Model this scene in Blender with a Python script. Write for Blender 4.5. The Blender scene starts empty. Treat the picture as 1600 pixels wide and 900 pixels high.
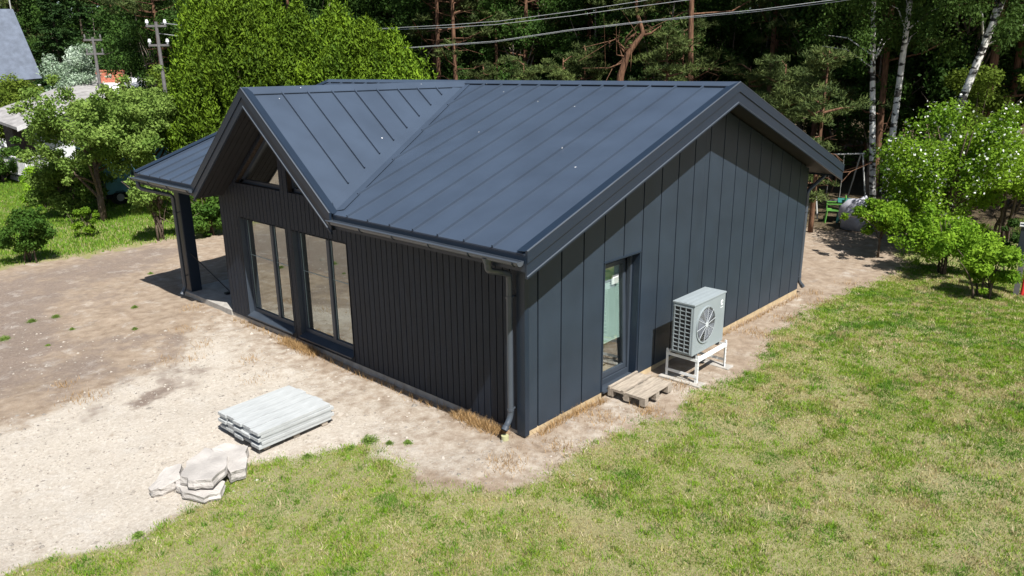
import bpy, bmesh, math, random
import numpy as np
from mathutils import Vector, Matrix
from mathutils.geometry import tessellate_polygon
R = math.radians
SC = bpy.context.scene
COL = SC.collection

# ------------------------------------------------------------------ camera, sky, sun, exposure
CAMP = np.array([-7.2314, -6.4515, 5.126]); YAW, PITCH, ROLL, FPX = 0.74596, -0.28836, -0.01016, 1164.88
FW = np.array([math.cos(PITCH) * math.cos(YAW), math.cos(PITCH) * math.sin(YAW), math.sin(PITCH)])
_r = np.array([math.sin(YAW), -math.cos(YAW), 0.0]); _u = np.cross(_r, FW)
RT = math.cos(ROLL) * _r + math.sin(ROLL) * _u; UP = -math.sin(ROLL) * _r + math.cos(ROLL) * _u
cd = bpy.data.cameras.new('camera'); cam = bpy.data.objects.new('camera', cd); COL.objects.link(cam)
cd.sensor_width = 36; cd.lens = FPX / 1600 * 36; cd.clip_start = 0.1; cd.clip_end = 1000
cam.matrix_world = Matrix(((RT[0], UP[0], -FW[0], CAMP[0]), (RT[1], UP[1], -FW[1], CAMP[1]), (RT[2], UP[2], -FW[2], CAMP[2]), (0, 0, 0, 1)))
SC.camera = cam
SUN_EL, SUN_AZ = 55.0, -107.0            # azimuth of the direction towards the sun, from +X
W = bpy.data.worlds.new('World'); SC.world = W; W.use_nodes = True
nt = W.node_tree; nt.nodes.clear()
sky = nt.nodes.new('ShaderNodeTexSky'); sky.sky_type = 'NISHITA'; sky.sun_disc = False
sky.sun_elevation = R(SUN_EL); sky.sun_rotation = R(90 - SUN_AZ)
bg = nt.nodes.new('ShaderNodeBackground'); bg.inputs['Strength'].default_value = 0.058
wo = nt.nodes.new('ShaderNodeOutputWorld'); nt.links.new(sky.outputs[0], bg.inputs[0]); nt.links.new(bg.outputs[0], wo.inputs[0])
sl = bpy.data.lights.new('sun', 'SUN'); sl.energy = 5.0; sl.angle = R(0.53); sl.color = (1, .97, .92)
so = bpy.data.objects.new('sun', sl); COL.objects.link(so)
sdir = Vector((math.cos(R(SUN_EL)) * math.cos(R(SUN_AZ)), math.cos(R(SUN_EL)) * math.sin(R(SUN_AZ)), math.sin(R(SUN_EL))))
so.rotation_euler = sdir.to_track_quat('Z', 'Y').to_euler()
SC.view_settings.view_transform = 'Standard'; SC.view_settings.look = 'None'; SC.view_settings.gamma = 1
SC.view_settings.exposure = 0.86; SC.view_settings.use_curve_mapping = False
SC.cycles.max_bounces = 8; SC.cycles.transparent_max_bounces = 12

# ------------------------------------------------------------------ places measured off the photograph
def ray(px, py): return FW + (px - 800) / FPX * RT - (py - 450) / FPX * UP
def G(px, py, z=0.0):
    d = ray(px, py); t = (z - CAMP[2]) / d[2]; q = CAMP + t * d; return (float(q[0]), float(q[1]))
def at(px, d, py=105):
    q = ray(px, py)[:2]; q = q / np.linalg.norm(q); return (float(CAMP[0] + d * q[0]), float(CAMP[1] + d * q[1]))
def zat(px, py, d):
    q = ray(px, py); return float(CAMP[2] + q[2] / math.hypot(q[0], q[1]) * d)

# ------------------------------------------------------------------ noise
def vnoise(x, y, seed=0):
    rng = np.random.default_rng(seed); T = rng.random((256, 256))
    xi = np.floor(x).astype(int); yi = np.floor(y).astype(int); fx = x - xi; fy = y - yi
    fx = fx * fx * (3 - 2 * fx); fy = fy * fy * (3 - 2 * fy)
    a = T[xi % 256, yi % 256]; b = T[(xi + 1) % 256, yi % 256]; c = T[xi % 256, (yi + 1) % 256]; d = T[(xi + 1) % 256, (yi + 1) % 256]
    return (a * (1 - fx) + b * fx) * (1 - fy) + (c * (1 - fx) + d * fx) * fy
def fbm(x, y, seed=0, o=4):
    s = 0; a = .5; t = 0
    for i in range(o): s = s + a * vnoise(x * 2 ** i + 17.3 * i, y * 2 ** i + 9.1 * i, seed + i); t += a; a *= .55
    return s / t
def sstep(a, b, x): t = np.clip((x - a) / (b - a), 0, 1); return t * t * (3 - 2 * t)

# ------------------------------------------------------------------ materials
def nmat(name):
    m = bpy.data.materials.new(name); m.use_nodes = True; t = m.node_tree; return m, t, t.nodes['Principled BSDF'], t.nodes, t.links
def mat(name, col, rough=.6, metal=0, var=.15, scale=8, bump=0, bscale=60, spec=.5, stretch=None, var2=0, col2=None, detail=5):
    m, t, b, N, L_ = nmat(name)
    tc = N.new('ShaderNodeTexCoord'); mp = N.new('ShaderNodeMapping'); L_.new(tc.outputs['Object'], mp.inputs[0])
    if stretch: mp.inputs['Scale'].default_value = stretch
    n = N.new('ShaderNodeTexNoise'); n.inputs['Scale'].default_value = scale; n.inputs['Detail'].default_value = detail; L_.new(mp.outputs[0], n.inputs[0])
    cr = N.new('ShaderNodeValToRGB'); L_.new(n.outputs[0], cr.inputs[0])
    c2 = col2 or tuple(min(1, c * (1 + var)) for c in col); c1 = tuple(c * (1 - var) for c in col)
    cr.color_ramp.elements[0].position = .3; cr.color_ramp.elements[1].position = .7
    cr.color_ramp.elements[0].color = (*c1, 1); cr.color_ramp.elements[1].color = (*c2, 1)
    L_.new(cr.outputs[0], b.inputs['Base Color']); b.inputs['Roughness'].default_value = rough; b.inputs['Metallic'].default_value = metal
    b.inputs['Specular IOR Level'].default_value = spec
    if bump:
        n2 = N.new('ShaderNodeTexNoise'); n2.inputs['Scale'].default_value = bscale; n2.inputs['Detail'].default_value = 6; L_.new(mp.outputs[0], n2.inputs[0])
        bp = N.new('ShaderNodeBump'); bp.inputs['Strength'].default_value = bump; bp.inputs['Distance'].default_value = .02
        L_.new(n2.outputs[0], bp.inputs['Height']); L_.new(bp.outputs[0], b.inputs['Normal'])
    return m
def leafmat(name, c1, c2, trans=.35, rough=.55):
    """leaf colour runs from c1 to c2 by each leaf's own 'tint'"""
    m, t, b, N, L_ = nmat(name)
    a = N.new('ShaderNodeAttribute'); a.attribute_name = 'tint'
    oi = N.new('ShaderNodeObjectInfo')
    mx = N.new('ShaderNodeMix'); mx.data_type = 'RGBA'; L_.new(a.outputs['Fac'], mx.inputs[0])
    mx.inputs[6].default_value = (*c1, 1); mx.inputs[7].default_value = (*c2, 1)
    hs = N.new('ShaderNodeHueSaturation'); L_.new(mx.outputs[2], hs.inputs['Color'])
    mr = N.new('ShaderNodeMapRange'); L_.new(oi.outputs['Random'], mr.inputs[0]); mr.inputs[3].default_value = .8; mr.inputs[4].default_value = 1.2
    L_.new(mr.outputs[0], hs.inputs['Value'])
    L_.new(hs.outputs[0], b.inputs['Base Color']); b.inputs['Roughness'].default_value = .7; b.inputs['Specular IOR Level'].default_value = .12
    tr = N.new('ShaderNodeBsdfTranslucent'); ms = N.new('ShaderNodeMixShader'); ms.inputs[0].default_value = trans
    L_.new(hs.outputs[0], tr.inputs[0]); L_.new(b.outputs[0], ms.inputs[1]); L_.new(tr.outputs[0], ms.inputs[2])
    L_.new(ms.outputs[0], N['Material Output'].inputs[0]); return m

M = {}
M['roof'] = mat('roof_steel', (.039, .055, .082), .40, 0, .12, 1.3, .10, 2.5, .55)
_m = M['roof']; _t = _m.node_tree; _N = _t.nodes; _b = _N['Principled BSDF']; _src = _b.inputs['Base Color'].links[0].from_socket   # bird specks
_tc = _N.new('ShaderNodeTexCoord'); _v = _N.new('ShaderNodeTexVoronoi'); _v.inputs['Scale'].default_value = 2.1; _t.links.new(_tc.outputs['Object'], _v.inputs[0])
_lt = _N.new('ShaderNodeMath'); _lt.operation = 'LESS_THAN'; _lt.inputs[1].default_value = .032; _t.links.new(_v.outputs['Distance'], _lt.inputs[0])
_x = _N.new('ShaderNodeMix'); _x.data_type = 'RGBA'; _t.links.new(_lt.outputs[0], _x.inputs[0]); _t.links.new(_src, _x.inputs[6]); _x.inputs[7].default_value = (.5, .5, .5, 1); _t.links.new(_x.outputs[2], _b.inputs['Base Color'])
M['trim'] = mat('trim_steel', (.010, .019, .034), .42, 0, .10, 2, .03, 20, .5)
M['clad'] = mat('wall_steel', (.021, .032, .047), .5, 0, .14, 1.6, .04, 12, .4)
M['board'] = mat('painted_board', (.007, .012, .022), .55, 0, .35, 3, .5, 40, .35, stretch=(6, 6, .7))
M['soffit'] = mat('soffit_board', (.007, .007, .009), .7, 0, .3, 3)
M['gutter'] = mat('gutter_steel', (.055, .066, .082), .3, 0, .08, 3, 0, 1, .6)
M['frame'] = mat('window_frame_paint', (.035, .045, .06), .4, 0, .1, 3)
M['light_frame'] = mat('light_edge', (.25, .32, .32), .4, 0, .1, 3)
M['concrete'] = mat('concrete', (.32, .30, .27), .9, 0, .2, 6, .5, 50)
M['interior'] = mat('plaster_interior', (.45, .43, .40), .9, 0, .05, 3)
M['osb'] = mat('interior_floor', (.22, .15, .085), .8, 0, .3, 5, stretch=(1, 6, 1))
M['timber_sill'] = mat('raw_timber', (.40, .31, .19), .8, 0, .2, 6, .3, 30)
M['white'] = mat('white_paint', (.78, .79, .78), .45, 0, .05, 5)
M['pump'] = mat('pump_casing', (.25, .285, .30), .42, 0, .05, 3)
M['black'] = mat('black_plastic', (.012, .012, .014), .5, 0, .2, 5)
M['fan'] = mat('fan_plastic', (.10, .11, .14), .35, 0, .1, 5)
M['wire_grey'] = mat('grille_wire', (.45, .48, .5), .4, 0, .1, 5)
M['pallet'] = mat('pallet_wood', (.31, .265, .215), .85, 0, .25, 5, .5, 40, .2, stretch=(1, 6, 6))
M['plank'] = mat('terrace_plank', (.36, .375, .375), .6, 0, .12, 4, .3, 30, .3, stretch=(1, 7, 3))
M['slabrock'] = mat('broken_concrete', (.38, .355, .33), .95, 0, .22, 3, .8, 45, .2)
M['blind'] = mat('blind_slats', (.62, .74, .74), .5, 0, .05, 3)
M['bark'] = mat('bark_brown', (.10, .075, .055), .95, 0, .5, 9, 1, 18, .2, stretch=(3, 3, .6))
M['bark_pine'] = mat('bark_pine', (.13, .07, .042), .9, 0, .55, 7, 1, 14, .2, stretch=(3, 3, .5))
M['bark_grey'] = mat('bark_grey', (.20, .17, .14), .95, 0, .4, 9, 1, 18, .2, stretch=(3, 3, .6))
M['pole_wood'] = mat('weathered_pole', (.12, .115, .115), .9, 0, .2, 8)
M['insul'] = mat('white_insulator', (.8, .82, .85), .2, 0, .05, 5)
M['cable'] = mat('bare_cable', (.42, .44, .44), .4, 0, .1, 5)
M['old_roof'] = mat('weathered_sheet_roof', (.24, .23, .225), .9, 0, .25, 3, .5, 25)
M['brown_wall'] = mat('tarred_boards', (.045, .033, .025), .9, 0, .5, 4, .5, 30, .3, stretch=(8, 8, .6))
M['white_wall'] = mat('white_wall', (.72, .74, .76), .8, 0, .1, 3)
M['railing'] = mat('old_white_railing', (.68, .67, .67), .7, 0, .15, 5)
M['shingle'] = mat('slate_shingles', (.10, .12, .16), .85, 0, .2, 3, .6, 12)
M['red'] = mat('red_tile', (.38, .12, .07), .8, 0, .3, 8)
M['blue'] = mat('blue_wagon_paint', (.18, .42, .55), .45, 0, .3, 1.6, .2, 8)
M['chair'] = mat('green_plastic', (.10, .27, .05), .4, 0, .05, 5)
M['table'] = mat('teal_plastic', (.03, .16, .14), .4, 0, .05, 5)
M['cover'] = mat('grey_tarp', (.34, .34, .38), .6, 0, .15, 4, .6, 9)
M['redpipe'] = mat('red_conduit', (.55, .03, .03), .4, 0, .05, 5)
M['yellow'] = mat('yellow_marker', (.62, .42, .04), .5, 0, .05, 5)
M['greypipe'] = mat('grey_conduit', (.38, .38, .36), .5, 0, .1, 5)
M['stub'] = mat('drain_stub', (.36, .36, .20), .5, 0, .1, 5)
M['boxcase'] = mat('meter_box', (.02, .026, .035), .4, 0, .1, 4)

m, t, b, N, L_ = nmat('birch_bark'); M['birch'] = m
tc = N.new('ShaderNodeTexCoord'); mp = N.new('ShaderNodeMapping'); mp.inputs['Scale'].default_value = (2.2, 2.2, 5); L_.new(tc.outputs['Object'], mp.inputs[0])
n = N.new('ShaderNodeTexNoise'); n.inputs['Scale'].default_value = 1.6; n.inputs['Detail'].default_value = 5; L_.new(mp.outputs[0], n.inputs[0])
cr = N.new('ShaderNodeValToRGB'); cr.color_ramp.interpolation = 'LINEAR'; L_.new(n.outputs[0], cr.inputs[0])
cr.color_ramp.elements[0].position = .42; cr.color_ramp.elements[0].color = (.03, .027, .025, 1); cr.color_ramp.elements[1].position = .5; cr.color_ramp.elements[1].color = (.66, .65, .62, 1)
L_.new(cr.outputs[0], b.inputs['Base Color']); b.inputs['Roughness'].default_value = .8

m, t, b, N, L_ = nmat('window_glass'); M['glass'] = m
gl = N.new('ShaderNodeBsdfGlossy'); gl.inputs['Roughness'].default_value = .015; gl.inputs['Color'].default_value = (.85, .9, .88, 1)
tr = N.new('ShaderNodeBsdfTransparent'); tr.inputs[0].default_value = (.86, .90, .87, 1)
fr = N.new('ShaderNodeFresnel'); fr.inputs['IOR'].default_value = 1.5
ma = N.new('ShaderNodeMath'); ma.operation = 'MULTIPLY_ADD'; ma.inputs[1].default_value = 2.2; ma.inputs[2].default_value = .26; L_.new(fr.outputs[0], ma.inputs[0])
gb = N.new('ShaderNodeNewGeometry'); iv = N.new('ShaderNodeMath'); iv.operation = 'SUBTRACT'; iv.inputs[0].default_value = 1; L_.new(gb.outputs['Backfacing'], iv.inputs[1])
mf = N.new('ShaderNodeMath'); mf.operation = 'MULTIPLY'; mf.use_clamp = True; L_.new(ma.outputs[0], mf.inputs[0]); L_.new(iv.outputs[0], mf.inputs[1])
ms = N.new('ShaderNodeMixShader'); L_.new(mf.outputs[0], ms.inputs[0]); L_.new(tr.outputs[0], ms.inputs[1]); L_.new(gl.outputs[0], ms.inputs[2])
L_.new(ms.outputs[0], N['Material Output'].inputs[0])

M['leaf_thuja'] = leafmat('thuja_foliage', (.04, .085, .008), (.17, .27, .016), .25)
M['leaf_apple'] = leafmat('apple_leaves', (.07, .14, .02), (.24, .34, .075), .35)
M['leaf_birch'] = leafmat('birch_leaves', (.030, .065, .012), (.075, .13, .022), .3)
M['leaf_dark'] = leafmat('understory_leaves', (.018, .045, .009), (.06, .12, .02), .3)
M['needle'] = leafmat('pine_needles', (.030, .050, .016), (.10, .13, .035), .15)
M['needle_spruce'] = leafmat('spruce_needles', (.022, .055, .018), (.06, .12, .03), .15)
M['leaf_bush'] = leafmat('bush_leaves', (.08, .18, .012), (.25, .40, .03), .4)
M['leaf_bush2'] = leafmat('dark_bush_leaves', (.035, .09, .012), (.09, .17, .025), .35)
M['leaf_silver'] = leafmat('silver_leaves', (.09, .17, .07), (.52, .60, .50), .25)
M['blossom'] = leafmat('white_blossom', (.6, .62, .58), (.8, .82, .78), .3)
M['leaf_hedge'] = leafmat('hedge_leaves', (.07, .12, .012), (.16, .22, .03), .35)
M['blade'] = None

# ------------------------------------------------------------------ object helpers
def tag(o, label=None, cat=None, group=None, kind=None):
    if label: o['label'] = label
    if cat: o['category'] = cat
    if group: o['group'] = group
    if kind: o['kind'] = kind
    return o
def empty(name, loc=(0, 0, 0), rz=0, label=None, cat=None, group=None):
    o = bpy.data.objects.new(name, None); COL.objects.link(o); o.location = loc; o.rotation_euler = (0, 0, rz); o.empty_display_size = .2
    return tag(o, label, cat, group)
class MB:
    def __init__(s): s.v = []; s.f = []
    def box(s, a, b):
        x0, y0, z0 = a; x1, y1, z1 = b; n = len(s.v)
        s.v += [(x0, y0, z0), (x1, y0, z0), (x1, y1, z0), (x0, y1, z0), (x0, y0, z1), (x1, y0, z1), (x1, y1, z1), (x0, y1, z1)]
        s.f += [tuple(n + i for i in q) for q in ((0, 3, 2, 1), (4, 5, 6, 7), (0, 1, 5, 4), (1, 2, 6, 5), (2, 3, 7, 6), (3, 0, 4, 7))]; return s
    def hexa(s, P):                       # 8 points ordered like box
        n = len(s.v); s.v += [tuple(p) for p in P]
        s.f += [tuple(n + i for i in q) for q in ((0, 3, 2, 1), (4, 5, 6, 7), (0, 1, 5, 4), (1, 2, 6, 5), (2, 3, 7, 6), (3, 0, 4, 7))]; return s
    def bar(s, p, q, w, h, up=(0, 0, 1)):
        p = Vector(p); q = Vector(q); d = (q - p).normalized(); u = Vector(up)
        a = d.cross(u)
        if a.length < 1e-4: a = d.cross(Vector((1, 0, 0)))
        a.normalize(); c = a.cross(d).normalized(); a *= w / 2; c *= h / 2
        return s.hexa([p - a - c, q - a - c, q + a - c, p + a - c, p - a + c, q - a + c, q + a + c, p + a + c])
    def tube(s, pts, r, seg=10, cap=True):
        pts = [Vector(p) for p in pts]; rr = r if hasattr(r, '__len__') else [r] * len(pts); n0 = len(s.v)
        ref = None
        for i, p in enumerate(pts):
            d = ((pts[i + 1] - p) if i + 1 < len(pts) else (p - pts[i - 1]))
            if 0 < i < len(pts) - 1: d = (pts[i + 1] - p).normalized() + (p - pts[i - 1]).normalized()
            d.normalize()
            if ref is None: ref = d.orthogonal().normalized()
            ref = (ref - d * ref.dot(d)).normalized(); c = d.cross(ref)
            for k in range(seg):
                a = 2 * math.pi * k / seg; s.v.append(tuple(p + (ref * math.cos(a) + c * math.sin(a)) * rr[i]))
        for i in range(len(pts) - 1):
            for k in range(seg):
                a = n0 + i * seg + k; b_ = n0 + i * seg + (k + 1) % seg; s.f.append((a, b_, b_ + seg, a + seg))
        if cap: s.f.append(tuple(n0 + k for k in range(seg))[::-1]); s.f.append(tuple(n0 + (len(pts) - 1) * seg + k for k in range(seg)))
        return s
    def prism(s, poly, off):              # 3-D polygon extruded by a vector
        off = Vector(off); n = len(s.v); k = len(poly); P = [Vector(p) for p in poly]
        s.v += [tuple(p) for p in P] + [tuple(p + off) for p in P]
        if k == 4: tr_ = [(0, 1, 2, 3)]
        else: tr_ = [tuple(q) for q in tessellate_polygon([P])]
        for q in tr_: s.f.append(tuple(n + i for i in q)); s.f.append(tuple(n + k + i for i in q[::-1]))
        for i in range(k): j = (i + 1) % k; s.f.append((n + i, n + j, n + k + j, n + k + i))
        return s
    def build(s, name, m, parent=None, bevel=0, smooth=False, fixn=True):
        me = bpy.data.meshes.new(name); me.from_pydata(s.v, [], s.f)
        if fixn:
            bm = bmesh.new(); bm.from_mesh(me); bmesh.ops.recalc_face_normals(bm, faces=bm.faces); bm.to_mesh(me); bm.free()
        me.materials.append(m if not isinstance(m, str) else M[m]); o = bpy.data.objects.new(name, me); COL.objects.link(o)
        if parent: o.parent = parent
        if smooth: me.shade_smooth() if hasattr(me, 'shade_smooth') else None
        if bevel:
            bv = o.modifiers.new('bevel', 'BEVEL'); bv.width = bevel; bv.segments = 2; bv.limit_method = 'ANGLE'
        return o
def quadmesh(name, V, nper, m, tint=None, parent=None):
    """V: (N*nper, 3) array of loose faces with nper corners each"""
    me = bpy.data.meshes.new(name); n = len(V) // nper
    me.vertices.add(len(V)); me.vertices.foreach_set('co', V.astype(np.float32).ravel())
    me.loops.add(len(V)); me.loops.foreach_set('vertex_index', np.arange(len(V), dtype=np.int32))
    me.polygons.add(n); me.polygons.foreach_set('loop_start', np.arange(0, len(V), nper, dtype=np.int32))
    try: me.polygons.foreach_set('loop_total', np.full(n, nper, dtype=np.int32))
    except Exception: pass
    if tint is not None:
        if tint.ndim == 1:
            a = me.attributes.new('tint', 'FLOAT', 'FACE'); a.data.foreach_set('value', tint.astype(np.float32))
        else:
            a = me.attributes.new('tint', 'FLOAT_COLOR', 'FACE')
            c = np.ones((n, 4), np.float32); c[:, :3] = tint; a.data.foreach_set('color', c.ravel())
    me.update(calc_edges=True); me.materials.append(M[m] if isinstance(m, str) else m)
    o = bpy.data.objects.new(name, me); COL.objects.link(o)
    if parent: o.parent = parent
    return o
def leaves(C_, Nrm, size, rng, asp=.5, axis=None):
    """diamond leaves at C_, facing Nrm; axis = preferred long direction"""
    n = len(C_); Nrm = Nrm / (np.linalg.norm(Nrm, axis=1, keepdims=True) + 1e-9)
    A = rng.normal(size=(n, 3)) if axis is None else axis + .35 * rng.normal(size=(n, 3))
    A -= Nrm * (A * Nrm).sum(1, keepdims=True); A /= np.linalg.norm(A, axis=1, keepdims=True) + 1e-9
    B = np.cross(Nrm, A); s = (size * rng.uniform(.6, 1.35, n))[:, None]
    V = np.empty((n, 4, 3)); V[:, 0] = C_ - A * s * .5; V[:, 1] = C_ + B * s * asp * .5; V[:, 2] = C_ + A * s * .5; V[:, 3] = C_ - B * s * asp * .5
    return V.reshape(-1, 3)
def copy_tree(o, parent=None):
    c = o.copy(); COL.objects.link(c); c.parent = parent
    for ch in list(o.children): copy_tree(ch, c)
    return c
def rdir(rng, n):
    v = rng.normal(size=(n, 3)); return v / np.linalg.norm(v, axis=1, keepdims=True)

# ================================================================== THE GROUND
def poly_world(px): return np.array([G(*p) for p in px])
def inside(x, y, P):
    c = np.zeros(x.shape, bool); n = len(P)
    for i in range(n):
        x0, y0 = P[i]; x1, y1 = P[(i + 1) % n]
        k = ((y0 > y) != (y1 > y)); c ^= k & (x < (x1 - x0) * (y - y0) / (y1 - y0 + 1e-12) + x0)
    return c
def sdist(x, y, P):
    d = np.full(x.shape, 1e9); n = len(P)
    for i in range(n):
        a = P[i]; e = P[(i + 1) % n] - a; t = np.clip(((x - a[0]) * e[0] + (y - a[1]) * e[1]) / (e @ e + 1e-12), 0, 1)
        d = np.minimum(d, np.hypot(x - a[0] - t * e[0], y - a[1] - t * e[1]))
    return np.where(inside(x, y, P), d, -d)
LAWN = poly_world([(-150, 960), (0, 893), (60, 866), (140, 852), (200, 838), (235, 822), (290, 788), (345, 762), (395, 727), (440, 712), (480, 700), (530, 697), (580, 694), (615, 712), (650, 742),
    (700, 756), (760, 757), (830, 752), (875, 722), (905, 700), (950, 684), (1000, 657), (1060, 628), (1120, 602), (1165, 575), (1185, 548), (1200, 512), (1240, 487), (1290, 465), (1340, 446), (1395, 428), (1420, 415), (1480, 425), (1600, 428), (1800, 430), (2300, 700), (2300, 1500), (800, 1700), (-400, 1300)])
LEFTLAWN = poly_world([(-300, 470), (0, 421), (60, 410), (115, 401), (170, 391), (230, 380), (290, 371), (345, 362), (420, 350), (500, 300), (300, 250), (-300, 240)])
RIGHTGREEN = poly_world([(1400, 400), (1430, 385), (1480, 365), (1560, 345), (1700, 330), (1900, 360), (1900, 470), (1600, 440), (1500, 432), (1440, 420)])
PALE = poly_world([(-400, 800), (0, 672), (70, 650), (130, 622), (200, 600), (250, 560), (300, 520), (335, 488), (360, 487), (553, 575), (745, 662), (820, 690), (940, 622), (1050, 590), (1140, 560), (1260, 455), (1240, 470), (1180, 545), (1120, 590), (1000, 650), (880, 720), (820, 750), (640, 720), (520, 700), (400, 715), (300, 790), (200, 850), (0, 905), (-200, 990), (-500, 1100)])
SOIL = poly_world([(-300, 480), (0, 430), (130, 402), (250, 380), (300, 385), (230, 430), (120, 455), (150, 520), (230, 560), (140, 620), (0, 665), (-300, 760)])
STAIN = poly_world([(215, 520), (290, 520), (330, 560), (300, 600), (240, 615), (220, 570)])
BACKDIRT = poly_world([(1255, 470), (1270, 360), (1330, 358), (1400, 372), (1440, 388), (1400, 425), (1330, 448), (1270, 468)])
def weights(x, y):
    j = (fbm(x * .9, y * .9, 3) - .5) * 1.1 + (fbm(x * 4, y * 4, 8) - .5) * .5
    lawn = np.maximum.reduce([sdist(x, y, LAWN) + j * .55, sdist(x, y, LEFTLAWN) * .7 + j, sdist(x, y, RIGHTGREEN) + j])
    dens = fbm(x * 1.1, y * 1.1, 21) * .6 + fbm(x * 3.3, y * 3.3, 22) * .4
    g = sstep(-.15, .35, lawn) * (0.46 + .68 * sstep(.40, .60, dens))
    pale = sstep(-.7, .5, sdist(x, y, PALE) + j * 1.3)
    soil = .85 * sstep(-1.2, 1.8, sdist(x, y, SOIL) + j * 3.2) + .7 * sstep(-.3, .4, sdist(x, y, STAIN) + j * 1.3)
    forest = sstep(-1.5, 1.5, x - 18.2 + 1.2 * np.sin(y * .7) + j * 1.5) * sstep(-8, 0, y + 3 + j) + sstep(0, 3, y - 30)
    forest = np.maximum(forest, sstep(12, 15, y - 0 * x) * sstep(5, 8, x))
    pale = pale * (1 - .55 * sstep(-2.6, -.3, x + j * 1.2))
    return np.clip(g, 0, 1), np.clip(pale, 0, 1), np.clip(soil, 0, 1), np.clip(forest, 0, 1)
def zground(x, y):
    near = np.exp(-((x - 3) ** 2 + (y - 4) ** 2) / 900)
    h = (fbm(x * .35, y * .35, 31) - .5) * .16 + (fbm(x * 1.8, y * 1.8, 33) - .5) * .05 + (fbm(x * 6, y * 6, 35) - .5) * .02
    # the ground is scraped a little lower than the cladding along the front wall and falls gently in front of the windows
    return h - .035
def axis_(lo, hi, step, far):
    a = list(np.arange(lo, hi + 1e-6, step)); s = step; v = hi
    while v < far: s *= 1.22; v += s; a.append(v)
    s = step; v = lo
    while v > -far: s *= 1.22; v -= s; a.insert(0, v)
    return np.array(a)
ax = axis_(-9, 22, .09, 420); ay = axis_(-7, 26, .09, 420)
X, Y = np.meshgrid(ax, ay); Xf, Yf = X.ravel(), Y.ravel(); Zf = zground(Xf, Yf)
g_, p_, s_, f_ = weights(Xf, Yf)
me = bpy.data.meshes.new('ground'); nx, ny = len(ax), len(ay)
me.vertices.add(nx * ny); me.vertices.foreach_set('co', np.stack([Xf, Yf, Zf], 1).astype(np.float32).ravel())
ii, jj = np.meshgrid(np.arange(nx - 1), np.arange(ny - 1)); q = (jj * nx + ii).ravel()
F = np.stack([q, q + 1, q + nx + 1, q + nx], 1).astype(np.int32)
me.loops.add(F.size); me.loops.foreach_set('vertex_index', F.ravel()); me.polygons.add(len(F)); me.polygons.foreach_set('loop_start', np.arange(0, F.size, 4, dtype=np.int32))
try: me.polygons.foreach_set('loop_total', np.full(len(F), 4, dtype=np.int32))
except Exception: pass
a = me.attributes.new('zone', 'FLOAT_COLOR', 'POINT'); a.data.foreach_set('color', np.stack([g_, p_, s_, f_], 1).astype(np.float32).ravel())
me.update(calc_edges=True); me.shade_smooth()
ground = bpy.data.objects.new('ground', me); COL.objects.link(ground); tag(ground, kind='structure')
m, t, b, N, L_ = nmat('ground_mix'); me.materials.append(m)
geo = N.new('ShaderNodeNewGeometry'); at_ = N.new('ShaderNodeAttribute'); at_.attribute_name = 'zone'
sep = N.new('ShaderNodeSeparateColor'); L_.new(at_.outputs['Color'], sep.inputs[0])
def noise(scale, detail=6, rough=.6):
    n = N.new('ShaderNodeTexNoise'); n.inputs['Scale'].default_value = scale; n.inputs['Detail'].default_value = detail; n.inputs['Roughness'].default_value = rough; L_.new(geo.outputs['Position'], n.inputs[0]); return n.outputs[0]
def ramp(inp, stops):
    c = N.new('ShaderNodeValToRGB'); L_.new(inp, c.inputs[0]); e = c.color_ramp.elements
    while len(e) < len(stops): e.new(.5)
    for k, (p, cc) in enumerate(stops): e[k].position = p; e[k].color = (*cc, 1)
    return c.outputs[0]
def mixc(f, a, b_):
    x = N.new('ShaderNodeMix'); x.data_type = 'RGBA'; L_.new(f, x.inputs[0]); L_.new(a, x.inputs[6]); L_.new(b_, x.inputs[7]); return x.outputs[2]
def edge(w, nz, k=.7, lo=.35, hi=.65):
    s = N.new('ShaderNodeMath'); s.operation = 'MULTIPLY_ADD'; L_.new(nz, s.inputs[0]); s.inputs[1].default_value = k; L_.new(w, s.inputs[2])
    mr = N.new('ShaderNodeMapRange'); mr.interpolation_type = 'SMOOTHSTEP'; L_.new(s.outputs[0], mr.inputs[0]); mr.inputs[1].default_value = lo + k * .5; mr.inputs[2].default_value = hi + k * .5; return mr.outputs[0]
n1 = noise(1.3); n4 = noise(5); n20 = noise(22, 8, .7); n90 = noise(90, 4, .7)
base = ramp(n4, [(.3, (.24, .18, .13)), (.5, (.32, .25, .185)), (.72, (.40, .325, .25))])
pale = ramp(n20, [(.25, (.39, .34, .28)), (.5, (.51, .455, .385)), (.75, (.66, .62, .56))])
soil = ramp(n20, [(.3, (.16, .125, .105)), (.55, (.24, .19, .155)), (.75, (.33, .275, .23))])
lawn = ramp(n20, [(.3, (.16, .17, .05)), (.5, (.26, .25, .105)), (.72, (.38, .345, .20))])
flo = ramp(n20, [(.3, (.045, .036, .022)), (.55, (.11, .085, .05)), (.75, (.20, .15, .09))])
n11 = noise(11, 5, .65)
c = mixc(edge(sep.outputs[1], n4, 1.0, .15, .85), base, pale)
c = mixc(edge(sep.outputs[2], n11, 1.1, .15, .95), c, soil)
blot = noise(3.1, 9, .75)
bm_ = N.new('ShaderNodeMapRange'); L_.new(blot, bm_.inputs[0]); bm_.inputs[1].default_value = .56; bm_.inputs[2].default_value = .70; bm_.inputs[4].default_value = .6
c = mixc(bm_.outputs[0], c, ramp(n20, [(.3, (.19, .14, .10)), (.7, (.34, .27, .20))]))
blot2 = noise(1.7, 9, .8); bm2 = N.new('ShaderNodeMapRange'); L_.new(blot2, bm2.inputs[0]); bm2.inputs[1].default_value = .54; bm2.inputs[2].default_value = .68; bm2.inputs[4].default_value = .45
c = mixc(bm2.outputs[0], c, ramp(n11, [(.3, (.50, .47, .43)), (.7, (.66, .64, .60))]))
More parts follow.
